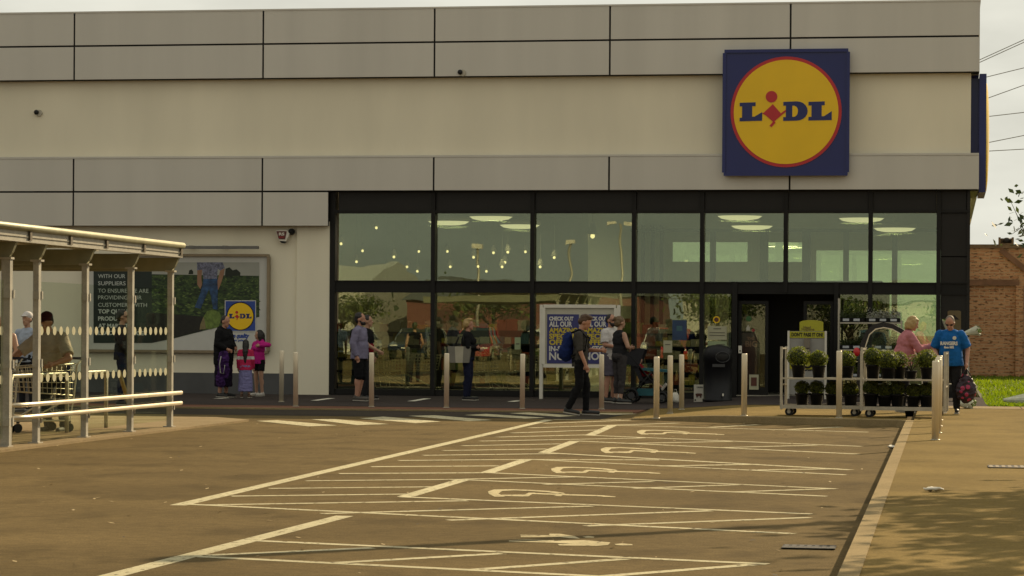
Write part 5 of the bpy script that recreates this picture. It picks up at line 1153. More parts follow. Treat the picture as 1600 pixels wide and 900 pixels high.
# ================================================================== across the car park, mirrored in the shop glass
def make_car():
    e = empty('parked_car', (0, 0, 0), 'x', 'car', 'cars parked across the car park'); m0 = mat('car_paint', (.30, .30, .30), .25, coat=1.0)
    b = MB(); prof = [(-2.05, .30), (-2.1, .55), (-1.98, .78), (-1.0, .93), (.9, .98), (1.95, .94), (2.08, .70), (2.05, .32)]
    b.prism([(x, z) for x, z in prof], (0, .86, 0), XA, ZA, 1.72); b.build('body', m0, bevel=.07).parent = e
    b = MB(); lo, hi = [(-1.0, .92), (1.85, .93)], [(-.35, 1.42), (1.35, 1.44)]
    v = [b.bm.verts.new((x, y, z)) for (x, z), w in ((lo[0], .78), (hi[0], .60), (hi[1], .60), (lo[1], .78)) for y in (-w, w)]
    for q in ((0, 2, 3, 1), (4, 6, 7, 5), (0, 6, 4, 2), (1, 3, 5, 7)): b.bm.faces.new([v[i] for i in q])
    b.build('window', mat('car_glass', (.012, .014, .014), .08)).parent = e
    b = MB(); b.box(-.33, 1.33, -.605, .605, 1.43, 1.475)
    for s in (-1, 1):
        for a, c in (((-1.0, .93), (-.35, 1.43)), ((.45, .94), (.45, 1.43)), ((1.85, .94), (1.35, 1.44))): b.tube([Vector((a[0], s * .785, a[1])), Vector((c[0], s * .61, c[1]))], .035, 6)
    b.build('roof', m0).parent = e
    for x in (-1.3, 1.32):
        for s in (-1, 1): b = MB(); b.cyl((x, s * .70, .31), (x, s * .88, .31), .31, n=20); w = b.build('wheel', M_BLACKP); w.parent = e; b = MB(); b.cyl((x, s * .881, .31), (x, s * .892, .31), .20, n=14); r_ = b.build('rim', M_GALV); r_.parent = w
    for s in (-1, 1): b = MB(); b.sphere((-2.0, s * .62, .68), (.09, .20, .08), 10, 7); b.build('headlight', M_WHITE).parent = e
    b = MB(); b.box(-2.115, -2.08, -.26, .26, .42, .53); b.build('number_plate', M_WHITE).parent = e
    return e
cp = make_car()
cars = [(-27.5, -9, (.40, .40, .38), 'silver'), (-24.6, -9, (.02, .03, .05), 'dark blue'), (-21.6, -9, (.30, .03, .03), 'red'), (-18.6, -9, (.5, .5, .48), 'white'), (-12.4, -9, (.30, .02, .02), 'bright red'), (-9.4, -9, (.03, .03, .03), 'black'), (-3.2, -9, (.05, .09, .14), 'grey blue'), (-26, -19, (.35, .34, .30), 'pale gold'), (-20, -19, (.04, .08, .05), 'green'), (-14, -19, (.45, .44, .42), 'light grey')]
for i, (x, y, c, cn) in enumerate(cars):
    o = cp if i == 0 else copy_tree(cp); o.location = (x, y, .005); o.rotation_euler = (0, 0, rad(-90)); o['label'] = '%s parked car across the car park, mirrored in the shop windows' % cn
    mc = mat('car_paint_' + cn.replace(' ', '_'), c, .25, coat=1.0, amt=.03)
    for ch in o.children:
        if ch.name.split('.')[0] in ('body', 'roof'):
            ch.data = ch.data.copy(); ch.data.materials.clear(); ch.data.materials.append(mc)
for i, (px, h, two) in enumerate(((968, 6.6, 1), (890, 5.7, 0), (745, 5.6, 0))):
    tt = (px - 800) / FPX; yv = 2 * YF + 12; x = (tt * yv * math.cos(YAW) - yv * math.sin(YAW)) / (math.cos(YAW) + tt * math.sin(YAW)); e = empty('lamp_post', (x, -12, 0), ['tall double-headed lamp post across the car park, mirrored in the glass', 'single lamp post left of the double one, mirrored in the glass', 'leftmost lamp post across the car park, mirrored in the glass'][i], 'lamp post')
    mb = MB(); mb.cyl((x, -12, 0), (x, -12, h), .09, .06, 12); mb.build('pole', M_GALV, e)
    for s in ((-1, 1) if two else (0,)): mb = MB(); mb.obox((x + s * .45, -12, h), (.5, .35, .22), Matrix.Rotation(rad(12 * s), 3, 'Y')); mb.build('lamp_head', M_WHITE, e, bevel=.03)
def make_van(x, y):
    e = empty('parked_van', (x, y, .005), 'tall white van across the car park, mirrored in the second shop window', 'van')
    b = MB(); b.prism([(x - .98, .35), (x + .98, .35), (x + 1.0, 1.2), (x + .88, 2.25), (x - .88, 2.25), (x - 1.0, 1.2)], (0, y + .9, 0), XA, ZA, 4.6); b.build('body', M_WHITE, e, bevel=.06)
    b = MB(); b.prism([(x - .97, .4), (x + .97, .4), (x + .98, 1.05), (x - .98, 1.05)], (0, y + 1.85, 0), XA, ZA, .94); b.build('bonnet', M_WHITE, e, bevel=.08)
    b = MB(); b.prism([(x - .86, 1.12), (x + .86, 1.12), (x + .74, 1.95), (x - .74, 1.95)], (0, y + .925, 0), XA, ZA, .02); b.build('windscreen', MATS['car_glass'], e)
    for s in (-1, 1):
        for yy in (y + 1.1, y - 2.6): b = MB(); b.cyl((x + s * .75, yy, .36), (x + s * .99, yy, .36), .36, n=20); b.build('wheel', M_BLACKP, e)
        b = MB(); b.sphere((x + s * .72, y + 1.86, .78), (.16, .06, .12), 10, 7); b.build('headlight', M_LAMPB, e)
make_van(-15.4, -6)
def shed(x0, x1, y, d, h, c, roofc, label):
    e = empty('warehouse', ((x0 + x1) / 2, y, 0), label, 'warehouse'); n = label.split()[0]
    mb = MB(); mb.box(x0, x1, y - d, y, 0, h); mb.build('wall', mat('shed_' + n, c, .7, amt=.1, scale=.3), e)
    mb = MB(); mb.prism([(y - d - .3, h), (y + .3, h), (y - d / 2, h + 1.4)], (x0 - .3, 0, 0), YA, ZA, x1 - x0 + .6); mb.build('roof', mat('shed_roof_' + n, roofc, .6), e)
    k = x0 + 2
    while k < x1 - 2.5: mb = MB(); mb.box(k, k + 2.2, y + .002, y + .03, .1, 2.6); mb.build('shutter', mat('shutter_' + n, tuple(q * .5 for q in c), .5), e); k += 4.4
shed(-62, -38, -58, 18, 4.6, (.45, .42, .36), (.5, .5, .46), 'pale warehouse across the car park, mirrored in the left windows')
shed(-36, -20, -62, 18, 3.6, (.16, .05, .04), (.10, .10, .09), 'red brown warehouse across the car park, mirrored in the second window')
shed(-17, 10, -60, 16, 3.4, (.40, .38, .32), (.22, .22, .20), 'grey warehouse across the car park, mirrored in the right windows')
hd = 'trees across the car park mirrored in the glass'
for i, (x, y, h, c) in enumerate(((-40, -34, 3.4, 2.2), (-33, -30, 2.8, 2.0), (-25, -33, 3.2, 2.4), (-12, -32, 2.9, 2.0), (-5, -30, 2.6, 1.9), (2, -34, 3.0, 2.2))):
    leafy((x, y, 0), h, (c, c, c * .6), 2600, .11, ['leftmost tree across the car park, mirrored in the first window', 'second tree across the car park, mirrored in the first window', 'third tree across the car park, mirrored in the second window', 'fourth tree across the car park, mirrored near the poster board', 'fifth tree across the car park, mirrored near the bin', 'rightmost tree across the car park, mirrored in the corner window'][i], 40 + i, M_TL, .16, 10, .8, hd)
# ================================================================== people
def ell(c, r, rot=None): return ('e', Vector(c), Vector(r), rot)
def cap(p0, p1, r0, r1, flat=False): return ('c', Vector(p0), Vector(p1), r0, r1, flat)
def fru(z0, r0, z1, r1, c0=(0, 0), c1=(0, 0)): return ('f', z0, r0, z1, r1, c0, c1)
def solid(prims, voxel, T=None, smooth=2):
    b = MB()
    for q in prims:
        if q[0] == 'e': b.sphere(q[1], q[2], 16, 10, q[3])
        elif q[0] == 'c':
            b.cyl(q[1], q[2], q[3], q[4], 12)
            if not q[5]: b.sphere(q[1], q[3], 12, 8); b.sphere(q[2], q[4], 12, 8)
            else: b.sphere(q[1], q[3], 12, 8)
        elif q[0] == 'f':
            _, z0, r0, z1, r1, c0, c1 = q; n = 20
            A = [b.bm.verts.new((c0[0] + r0[0] * math.cos(6.2832 * i / n), c0[1] + r0[1] * math.sin(6.2832 * i / n), z0)) for i in range(n)]
            B = [b.bm.verts.new((c1[0] + r1[0] * math.cos(6.2832 * i / n), c1[1] + r1[1] * math.sin(6.2832 * i / n), z1)) for i in range(n)]
            for i in range(n): b.bm.faces.new((A[i], A[(i + 1) % n], B[(i + 1) % n], B[i]))
            b.bm.faces.new(A[::-1]); b.bm.faces.new(B)
    bmesh.ops.recalc_face_normals(b.bm, faces=b.bm.faces)
    me = bpy.data.meshes.new('tmp'); b.bm.to_mesh(me); b.bm.free()
    o = bpy.data.objects.new('tmp', me); COL.objects.link(o)
    md = o.modifiers.new('r', 'REMESH'); md.mode = 'VOXEL'; md.voxel_size = voxel; md.use_smooth_shade = True
    if smooth: s = o.modifiers.new('s', 'SMOOTH'); s.factor = .5; s.iterations = smooth
    out = bpy.data.meshes.new_from_object(o.evaluated_get(bpy.context.evaluated_depsgraph_get()))
    bpy.data.objects.remove(o); bpy.data.meshes.remove(me)
    return out
def wrinkle(me, amp, seed):
    o = Vector((seed * 3.1, 0, 0)); ns = [v.normal.copy() for v in me.vertices]
    for v, n in zip(me.vertices, ns):
        q = v.co.copy(); v.co += n * (amp * noise.noise(Vector((q.x * 13, q.y * 13, q.z * 20)) + o) + amp * .5 * noise.noise(q * 38 + o))
def add_part(me, name, mats, parent):
    me.name = name; me.materials.clear()
    for m in (mats if isinstance(mats, list) else [mats]): me.materials.append(m)
    o = bpy.data.objects.new(name, me); COL.objects.link(o); o.parent = parent; return o
SKIN = mat('skin', (.40, .225, .145), .5, amt=.08, scale=14); SKIN2 = mat('skin_ruddy', (.42, .21, .135), .5, amt=.1, scale=14)
M_EYE = mat('eye', (.02, .014, .01), .3); M_LIP = mat('lip', (.20, .05, .04), .5); M_SOLE = mat('shoe_sole', (.34, .32, .27), .6)
def fab(name, c, amt=.14): return mat('cloth_' + name, c, .88, amt=amt, scale=9, bump=.25, bscale=240, spec=.15)
PID = [0]
def person(loc, face, height, label, clothes, J=None, lean=0, hpitch=0, hyaw=0, girth=1.0, skin=None, bust=0, fem=False, vox=.011, sides=0):
    """clothes: list of (kind, material, options). Joints in J override the standing pose (metres for a 1.75 m figure)."""
    PID[0] += 1; skin = skin or SKIN; J = J or {}; rs = random.Random(PID[0])
    sw = .165 if fem else .185; g_ = girth
    d = dict(sl=(-sw, 0, 1.385), sr=(sw, 0, 1.385), el=(-sw - .05, -.03, 1.13), er=(sw + .05, -.03, 1.13), wl=(-sw - .06, .06, .90), wr=(sw + .06, .06, .90),
             hl=(-.09, 0, .93), hr=(.09, 0, .93), kl=(-.10, .02, .50), kr=(.10, .02, .50), al=(-.11, -.02, .085), ar=(.11, -.02, .085), tl=(-.13, .15, .035), tr=(.13, .15, .035))
    d.update(J); d = {k: Vector(v) for k, v in d.items()}
    Lm = Matrix.Translation((0, 0, .97)) @ Matrix.Rotation(rad(-lean), 4, 'X') @ Matrix.Translation((0, 0, -.97)); Lr = Matrix.Rotation(rad(-lean), 3, 'X')
    up = lambda p: Lm @ Vector(p)
    for k in ('sl', 'sr'): d[k] = up(d[k])
    if not J.get('abs'):
        for k in ('el', 'er', 'wl', 'wr'):
            if k not in J: d[k] = up(d[k])
    nk = up((0, .0, 1.48)); Hm = Matrix.Translation(nk) @ Matrix.Rotation(rad(hyaw), 4, 'Z') @ Matrix.Rotation(rad(-lean * .6 - hpitch), 4, 'X') @ Matrix.Translation(-Vector((0, 0, 1.48))); Hr = Hm.to_3x3()
    hd = lambda p: Hm @ Vector(p)
    def torso(inf, low=.86):
        return [ell((0, -.01, .95), (.155 * g_ + inf, .115 * g_ + inf, .12 + inf)), ell(up((0, .012 * g_, 1.10)), (.148 * g_ + inf, .112 * g_ * g_ + inf, .16 + inf), Lr), ell(up((0, 0, 1.27)), (.165 * (1 + (g_ - 1) * .6) + inf, .115 * g_ + inf, .18 + inf), Lr),
                cap(up((-sw + .03, -.005, 1.375)), up((0, -.005, 1.425)), .056 + inf, .060 + inf), cap(up((sw - .03, -.005, 1.375)), up((0, -.005, 1.425)), .056 + inf, .060 + inf), ell(up((0, -.01, 1.40)), (.12 + inf * .6, .075 + inf, .085 + inf * .6), Lr)] + ([ell(up((x, .095, 1.27)), (.07 + inf, .06 + inf, .07 + inf)) for x in (-.07, .07)] if fem else [])
    al = .046 * (1 + (g_ - 1) * .7)
    def arm(s, inf, frac=1.0, flat=True):
        a, b, c = d['s' + s], d['e' + s], d['w' + s]; out = []
        if frac <= .5: out.append(cap(a, a.lerp(b, frac * 2), al + .008 + inf, al + inf + .004, flat))
        else: out += [cap(a, b, al + .008 + inf, al - .004 + inf * .9), cap(b, b.lerp(c, (frac - .5) * 2), al - .005 + inf * .9, .031 + inf * .8, flat)]
        return out
    def leg(s, inf, frac=1.0, end=None):
        a, b, c = d['h' + s], d['k' + s], d['a' + s]; k = 1 + (g_ - 1) * .6; out = []
        if frac <= .5: out.append(cap(a, a.lerp(b, frac * 2), .083 * k + inf, .064 * k + inf + (end or 0), True))
        else:
            out += [cap(a, b, .083 * k + inf, .056 * k + inf), cap(b, b.lerp(c, (frac - .5) * 2), .054 * k + inf, .039 + (inf if end is None else end), True)]
            m = b.lerp(c, .3)
            if frac > .7: out.append(ell(m + Vector((0, -.018, 0)), (.052 * k + inf * .6, .055 * k + inf * .6, .11)))
        return out
    def hand(s):
        w, e_ = d['w' + s], d['e' + s]; dr = (w - e_).normalized(); sg = -1 if s == 'l' else 1
        cl = Vector(J.get('curl', (0, .35, -.2))); side = dr.cross(Vector((sg, 0, 0)))
        if side.length < .3: side = dr.cross(Vector((0, 0, 1)))
        side.normalize(); nrm = dr.cross(side)
        pm = w + dr * .075; out = [cap(w, w + dr * .05, .027, .032), ell(w + dr * .055, (.036, .036, .036))]
        for i, ln in enumerate((.060, .070, .066, .052)):
            r0 = w + dr * .072 + side * (.027 - .018 * i); m = r0 + dr * ln * .55 + side * (.004 - .003 * i); t = m + (dr * .75 + nrm * .5 * -sg).normalized() * ln * .5
            out += [cap(r0, m, .0095, .009), cap(m, t, .009, .0075)]
        r0 = w + dr * .025 + side * .028; m = r0 + (dr * .7 + side * .8).normalized() * .04; out += [cap(r0, m, .012, .010), cap(m, m + dr * .03, .010, .008)]
        return out
    head = [cap(up((0, -.01, 1.42)), hd((0, .012, 1.56)), .055, .052), ell(hd((0, .012, 1.645)), (.076, .096, .105), Hr), ell(hd((0, .045, 1.575)), (.056, .062, .062), Hr), cap(hd((0, .098, 1.628)), hd((0, .122, 1.60)), .011, .016),
            ell(hd((.077, .008, 1.615)), (.012, .026, .033), Hr), ell(hd((-.077, .008, 1.615)), (.012, .026, .033), Hr), ell(hd((0, .095, 1.655)), (.05, .014, .010), Hr), ell(hd((0, .10, 1.567)), (.024, .012, .010), Hr), ell(hd((0, .088, 1.53)), (.026, .022, .018), Hr)]
    body = head + torso(0)
    for s in 'lr':
        body += arm(s, 0, 1, False) + hand(s)
        a, b, c, t = d['h' + s], d['k' + s], d['a' + s], d['t' + s]; k = 1 + (g_ - 1) * .6
        body += [cap(a, b, .083 * k, .056 * k), cap(b, c, .054 * k, .038), ell(b.lerp(c, .3) + Vector((0, -.018, 0)), (.052 * k, .055 * k, .11)), cap(c + Vector((0, -.02, -.04)), t, .037, .030)]
    sc = height / 1.75
    me = solid(body, vox / sc ** .3, smooth=2)
    # facial colour
    inv = Hm.inverted(); me.materials.append(skin); me.materials.append(M_EYE); me.materials.append(M_LIP); brow = mat('brow', (.05, .03, .02), .8); me.materials.append(brow)
    for f in me.polygons:
        q = inv @ f.center
        if q.y > .06 and 1.5 < q.z < 1.7:
            if abs(abs(q.x) - .033) < .014 and abs(q.z - 1.632) < .009: f.material_index = 1
            elif abs(q.x) < .026 and abs(q.z - 1.567) < .007: f.material_index = 2
            elif abs(abs(q.x) - .034) < .02 and abs(q.z - 1.654) < .007: f.material_index = 3
    root = empty('person', (0, 0, 0), label, 'person'); ob = add_part(me, 'body', list(me.materials), root)
    for kind, m, *op in clothes:
        o = op[0] if op else {}; inf = o.get('inf', .016); wr = .005; pr = None; name = kind
        if kind == 'top':
            hz = o.get('hem', .86); fl = o.get('flare', 0); pr = torso(inf)[1:]; pr += [fru(hz, (.165 * g_ + inf + fl, .122 * g_ + inf + fl), 1.12, (.150 * g_ + inf, .115 * g_ * g_ + inf), (0, -.008), tuple(up((0, .01, 1.12)))[:2])]
            sl = o.get('sleeve', 1.0)
            if sl:
                for s in 'lr': pr += arm(s, inf + (.006 if sl <= .5 else 0), sl)
            name = o.get('name', 'top'); wr = o.get('wr', .008)
            if o.get('hood'): pr += [ell(up((0, -.085, 1.46)), (.11, .06, .07), Lr), cap(up((-.07, -.03, 1.46)), up((.07, -.03, 1.46)), .06, .06)]
        elif kind == 'legs':
            fr = o.get('len', 1.0); pr = [ell((0, -.01, .95), (.16 * g_ + inf, .12 * g_ + inf, .125)), fru(.88, (.16 * g_ + inf, .118 * g_ + inf), 1.02, (.150 * g_ + inf, .112 * g_ + inf))]
            for s in 'lr': pr += leg(s, inf, fr, o.get('end'))
            name = o.get('name', 'trousers'); wr = o.get('wr', .008)
        elif kind == 'skirt':
            hz = o.get('hem', .3); fl = o.get('flare', .08); pr = [fru(hz, (.16 * g_ + fl, .13 * g_ + fl), 1.0, (.155 * g_ + inf, .115 * g_ + inf)), ell((0, -.01, .95), (.16 * g_ + inf, .125 * g_ + inf, .12))]; name = o.get('name', 'skirt'); wr = .014
        elif kind == 'shoes':
            for s in 'lr':
                c, t = d['a' + s], d['t' + s]; hl = c + Vector((0, -.03, -.045)); dr = (t - hl).normalized(); z = Vector((0, 0, 1)); sd = dr.cross(z).normalized(); u = sd.cross(dr)
                pm = solid([cap(hl + u * .02, t + u * .018 + dr * .03, .045, .036), cap(c + Vector((0, -.012, -.02)), c + Vector((0, -.01, .01)), .046, .046)], .011, smooth=2); so = add_part(pm, 'shoe', m, root)
                b = MB(); R = Matrix((dr, sd, u)).transposed(); b.obox(hl.lerp(t + dr * .03, .5) - u * .018, ((t - hl).length + .10, .078, .020), R); sl = b.build('sole', o.get('sole', M_SOLE), bevel=.008); sl.parent = so
            continue
        elif kind == 'hair':
            st = o.get('style', 'short'); pr = [ell(hd((0, -.012, 1.668)), (.088, .098, .098), Hr), ell(hd((0, -.045, 1.62)), (.078, .068, .08), Hr)]; name = 'hair'; wr = .009
            if st == 'cropped': pr = [ell(hd((0, -.008, 1.664)), (.080, .094, .092), Hr), ell(hd((0, -.04, 1.63)), (.077, .062, .07), Hr)]; wr = .002
            if st == 'bob': pr += [ell(hd((x, -.005, 1.60)), (.03, .07, .10), Hr) for x in (-.078, .078)] + [ell(hd((0, -.06, 1.58)), (.085, .06, .11), Hr), ell(hd((0, .05, 1.71)), (.07, .05, .03), Hr)]
            if st == 'long': pr += [ell(hd((x, -.01, 1.58)), (.026, .06, .12), Hr) for x in (-.076, .076)] + [cap(hd((0, -.07, 1.62)), up((0, -.115, 1.38)), .08, .085), cap(up((0, -.115, 1.40)), up((0, -.13, o.get('to', 1.18))), .088, .03)]
            if st == 'bun': pr += [ell(hd((0, -.10, 1.70)), (.05, .05, .05), Hr), ell(hd((0, -.06, 1.62)), (.08, .06, .09), Hr)]
            if st == 'quiff': pr += [ell(hd((0, .06, 1.735)), (.07, .05, .035), Hr), ell(hd((0, .0, 1.73)), (.08, .08, .04), Hr)]
            if st == 'wavy': pr += [ell(hd((0, .03, 1.73)), (.085, .08, .04), Hr), ell(hd((0, -.05, 1.60)), (.082, .06, .07), Hr)] + [ell(hd((x, -.02, 1.63)), (.022, .06, .06), Hr) for x in (-.08, .08)]
        elif kind == 'beard': pr = [ell(hd((0, .062, 1.545)), (.058, .058, .050), Hr), cap(hd((-.066, .02, 1.60)), hd((-.05, .06, 1.55)), .016, .02), cap(hd((.066, .02, 1.60)), hd((.05, .06, 1.55)), .016, .02)]; name = 'beard'; wr = .003
        elif kind == 'cap': pr = [ell(hd((0, -.005, 1.69)), (.092, .108, .085), Hr), ell(hd((0, .12, 1.685)), (.07, .075, .010), Hr)]; name = 'cap'; wr = .002
        elif kind == 'sunglasses':
            b = MB()
            for x in (-.034, .034): b.sphere(hd((x, .098, 1.632)), (.027, .011, .019), 12, 8, Hr)
            b.cyl(hd((-.03, .108, 1.637)), hd((.03, .108, 1.637)), .005, n=6)
            for x in (-.079, .079): b.cyl(hd((x * .8, .09, 1.637)), hd((x * 1.06, .0, 1.637)), .004, n=6)
            x_ = b.build('sunglasses', m); x_.parent = root; continue
        me2 = solid(pr, .013, smooth=3); wrinkle(me2, wr, PID[0] + len(kind)); add_part(me2, name, m, root)
        if o.get('stripe'):
            me2.materials.append(o['stripe'][0])
            for f in me2.polygons:
                if o['stripe'][1] < f.center.z < o['stripe'][2]: f.material_index = 1
    root.location = loc; root.rotation_euler = (0, 0, rad(face)); root.scale = (sc, sc, sc)
    root['_sc'] = sc
    return root, d, up, hd
def at(root, p):
    """point of the figure's own space in the world"""
    s = root.scale.x; return Matrix.Translation(root.location) @ Matrix.Rotation(root.rotation_euler.z, 4, 'Z') @ (Vector(p) * s)
def child_text(root, s_, size, o, m, w):
    t = text(s_, size, o, (-1, 0, 0), (0, 0, 1), m, 'lettering', None, .004, .004, width=w); t.parent = root; return t
H_DK = mat('hair_dark', (.012, .009, .008), .6, amt=.3, scale=30); H_BR = mat('hair_brown', (.07, .035, .016), .6, amt=.3, scale=30); H_BL = mat('hair_blond', (.36, .24, .09), .6, amt=.25, scale=30); H_GR = mat('hair_grey', (.16, .12, .09), .7, amt=.2, scale=30)
BLK = fab('black', (.008, .008, .009)); BLK2 = fab('charcoal', (.018, .018, .020)); NAVY = fab('navy', (.012, .014, .035))
SHB = mat('shoe_black', (.012, .012, .012), .5)
# 1-3: the woman and two girls at the wall
person(gz(349, 621.5), -112, 1.70, 'woman in a black hoodie by the billboard, turned towards two girls', [('top', BLK, dict(hem=.70, hood=1, name='hoodie', inf=.022)), ('skirt', fab('purple_print', (.014, .008, .022), .8), dict(hem=.24, flare=.0)), ('shoes', SHB), ('hair', H_DK, dict(style='cropped'))],
       dict(el=(-.27, .02, 1.14), wl=(-.16, .18, 1.06), er=(.27, .03, 1.14), wr=(.16, .20, 1.04)), girth=1.33, fem=True, hpitch=12, skin=SKIN2)
person(gz(383.5, 622), 8, 1.20, 'small girl seen from behind in red and white jacket and lilac skirt', [('top', fab('red', (.46, .025, .085)), dict(hem=.84, inf=.022, name='jacket', stripe=(fab('white', (.55, .52, .5)), 1.16, 1.25))), ('skirt', fab('lilac', (.20, .19, .37)), dict(hem=.20, flare=.05)), ('shoes', mat('shoe_brown', (.10, .05, .03), .6)), ('hair', H_DK, dict(style='long', to=1.05))], fem=True, girth=1.1)
person(gz(404.5, 619.5), 148, 1.40, 'girl in bright pink hoodie and black shorts with one elbow raised', [('top', fab('pink', (.46, .018, .20)), dict(hem=.86, hood=1, name='hoodie', inf=.02)), ('legs', BLK, dict(len=.30, name='shorts', end=.01)), ('shoes', mat('shoe_white', (.5, .47, .42), .6)), ('hair', H_DK, dict(style='long', to=1.15))],
       dict(el=(-.44, .06, 1.36), wl=(-.20, .16, 1.34), er=(.24, .03, 1.14), wr=(.16, .12, .95)), fem=True, hyaw=-38)
w = gz(355, 621.5); e = empty('folded_jacket', w + Vector((0, -.30, .80)), 'purple patterned jacket with pale trim hanging over the woman in black\'s arm', 'jacket')
me = solid([ell((0, 0, .02), (.12, .07, .16)), ell((.0, 0, -.20), (.13, .07, .22)), ell((-.06, .01, -.42), (.10, .06, .18))], .014, smooth=2); wrinkle(me, .03, 5); add_part(me, 'jacket_body', fab('purple_pattern', (.045, .016, .085), .8), e)
mb = MB(); mb.tube([Vector(q) for q in ((-.03, -.075, .06), (-.06, -.085, -.10), (-.04, -.085, -.28), (.03, -.085, -.30), (.05, -.08, -.12))], .012, 6); o = mb.build('trim', M_LG); o.parent = e
# 4: man in lavender sweatshirt, person behind him
person(gz(561.5, 627), -98, 1.76, 'bearded man in lavender sweatshirt and black shorts waiting by the window', [('top', fab('lavender', (.185, .17, .25)), dict(hem=.84, inf=.028, name='sweatshirt', flare=.01)), ('legs', BLK, dict(len=.52, name='shorts', inf=.03, end=.02)), ('shoes', mat('shoe_grey', (.07, .06, .05), .7)), ('hair', H_DK), ('beard', H_DK)],
       dict(el=(-.26, -.05, 1.14), wl=(-.22, .02, .90), er=(.26, -.05, 1.14), wr=(.22, .02, .90), al=(-.10, -.07, .085), tl=(-.12, .10, .035)), girth=1.1, skin=SKIN2)
r4, *_ = person(gz(573, 624.5), -95, 1.72, 'dark haired person in black and red top half hidden behind the lavender man', [('top', BLK, dict(hem=.86, sleeve=.42, name='t_shirt', stripe=(fab('dark_red', (.20, .012, .018)), .98, 1.16))), ('legs', BLK2), ('shoes', SHB), ('hair', H_DK)],
       dict(er=(.24, .08, 1.14), wr=(.16, .28, 1.02), el=(-.24, .02, 1.13)))
# 5: woman with tote bag
r5, d5, *_ = person(gz(730.5, 626), -92, 1.66, 'short haired blond woman in black top and dark jeans with folded arms', [('top', BLK, dict(hem=.90, name='top')), ('legs', NAVY), ('shoes', SHB), ('hair', H_BL, dict(style='wavy'))],
       dict(el=(-.24, .06, 1.16), wl=(.06, .22, 1.14), er=(.24, .06, 1.15), wr=(-.06, .23, 1.10)), fem=True, girth=1.12, skin=SKIN2)
c = at(r5, (.22, -.13, .98)); e = empty('tote_bag', c, 'large cream and grey striped tote bag hanging at the blond woman\'s side', 'bag')
mb = MB()
mt = [mat('canvas_grey', (.20, .185, .15), .8), mat('canvas_cream', (.42, .385, .29), .8)]
for i, (a0, a1) in enumerate(((-.24, -.09), (-.09, .09), (.09, .24))):
    mb.mi = 1 if i == 1 else 0; k = .8
    mb.prism([(a0 * k, -.16), (a1 * k, -.16), (a1, .17), (a0, .17)], c + Vector((.0, .07, 0)), XA, ZA, .13)
mb.build('bag_body', mt, e, bevel=.01)
mb = MB(); [mb.tube([c + Vector((x, y, .16)), c + Vector((x * .7 + .05, y, .36)), c + Vector((-x * .3 + .05, y, .38)), c + Vector((-x, y, .16))], .009, 6) for x, y in ((-.1, -.05), (-.1, .05))]; mb.build('handle', M_BLACKP, e)
# 6: youth walking with phone
r6, d6, *_ = person(gz(906, 649.5), -90, 1.76, 'youth with blue backpack walking right and looking down at his hand', [('top', fab('dark_grey', (.05, .046, .04)), dict(hem=.84, sleeve=.55, name='shirt')), ('legs', BLK), ('shoes', SHB), ('hair', H_BR, dict(style='quiff'))],
       dict(er=(.24, .02, 1.14), wr=(.20, .12, .88), el=(-.23, .10, 1.13), wl=(-.12, .33, 1.12), kl=(-.09, .10, .51), al=(-.09, .09, .085), tl=(-.10, .27, .035), kr=(.10, .00, .50), ar=(.10, -.20, .12), tr=(.11, -.05, .045)), hpitch=28, skin=SKIN2)
e = empty('backpack', at(r6, (0, -.2, 1.0)), 'bright blue backpack on the walking youth\'s back', 'backpack'); R = Matrix.Rotation(rad(-90), 3, 'Z')
me = solid([ell((0, -.22, 1.22), (.15, .10, .22)), ell((0, -.24, 1.10), (.15, .12, .18)), ell((0, -.30, 1.08), (.11, .08, .12))], .015, smooth=3); wrinkle(me, .012, 3); T = Matrix.Translation(r6.location) @ Matrix.Rotation(rad(-90), 4, 'Z') @ Matrix.Scale(r6.scale.x, 4); me.transform(Matrix.Translation(-e.location) @ T); add_part(me, 'pack_body', fab('royal_blue', (.009, .02, .095)), e)
mb = MB(); [mb.tube([T @ Vector((x, -.14, 1.42)), T @ Vector((x, .0, 1.475)), T @ Vector((x, .135, 1.33)), T @ Vector((x * 1.1, .10, 1.12)), T @ Vector((x, -.14, 1.02))], .018, 6) for x in (-.13, .13)]; mb.build('strap', BLK, e)
w = at(r6, d6['wl'] + Vector((0, .07, .02))); e = empty('phone', w, 'dark phone held in the walking youth\'s hand', 'phone'); mb = MB(); mb.obox(w, (.14, .07, .01), Matrix.Rotation(rad(-40), 3, 'Y')); mb.build('case', M_BLACKP, e, bevel=.003); mb = MB(); mb.obox(w + Matrix.Rotation(rad(-40), 3, 'Y') @ Vector((0, 0, .0065)), (.125, .06, .002), Matrix.Rotation(rad(-40), 3, 'Y')); mb.build('screen', MATS['gloss_black'], e)
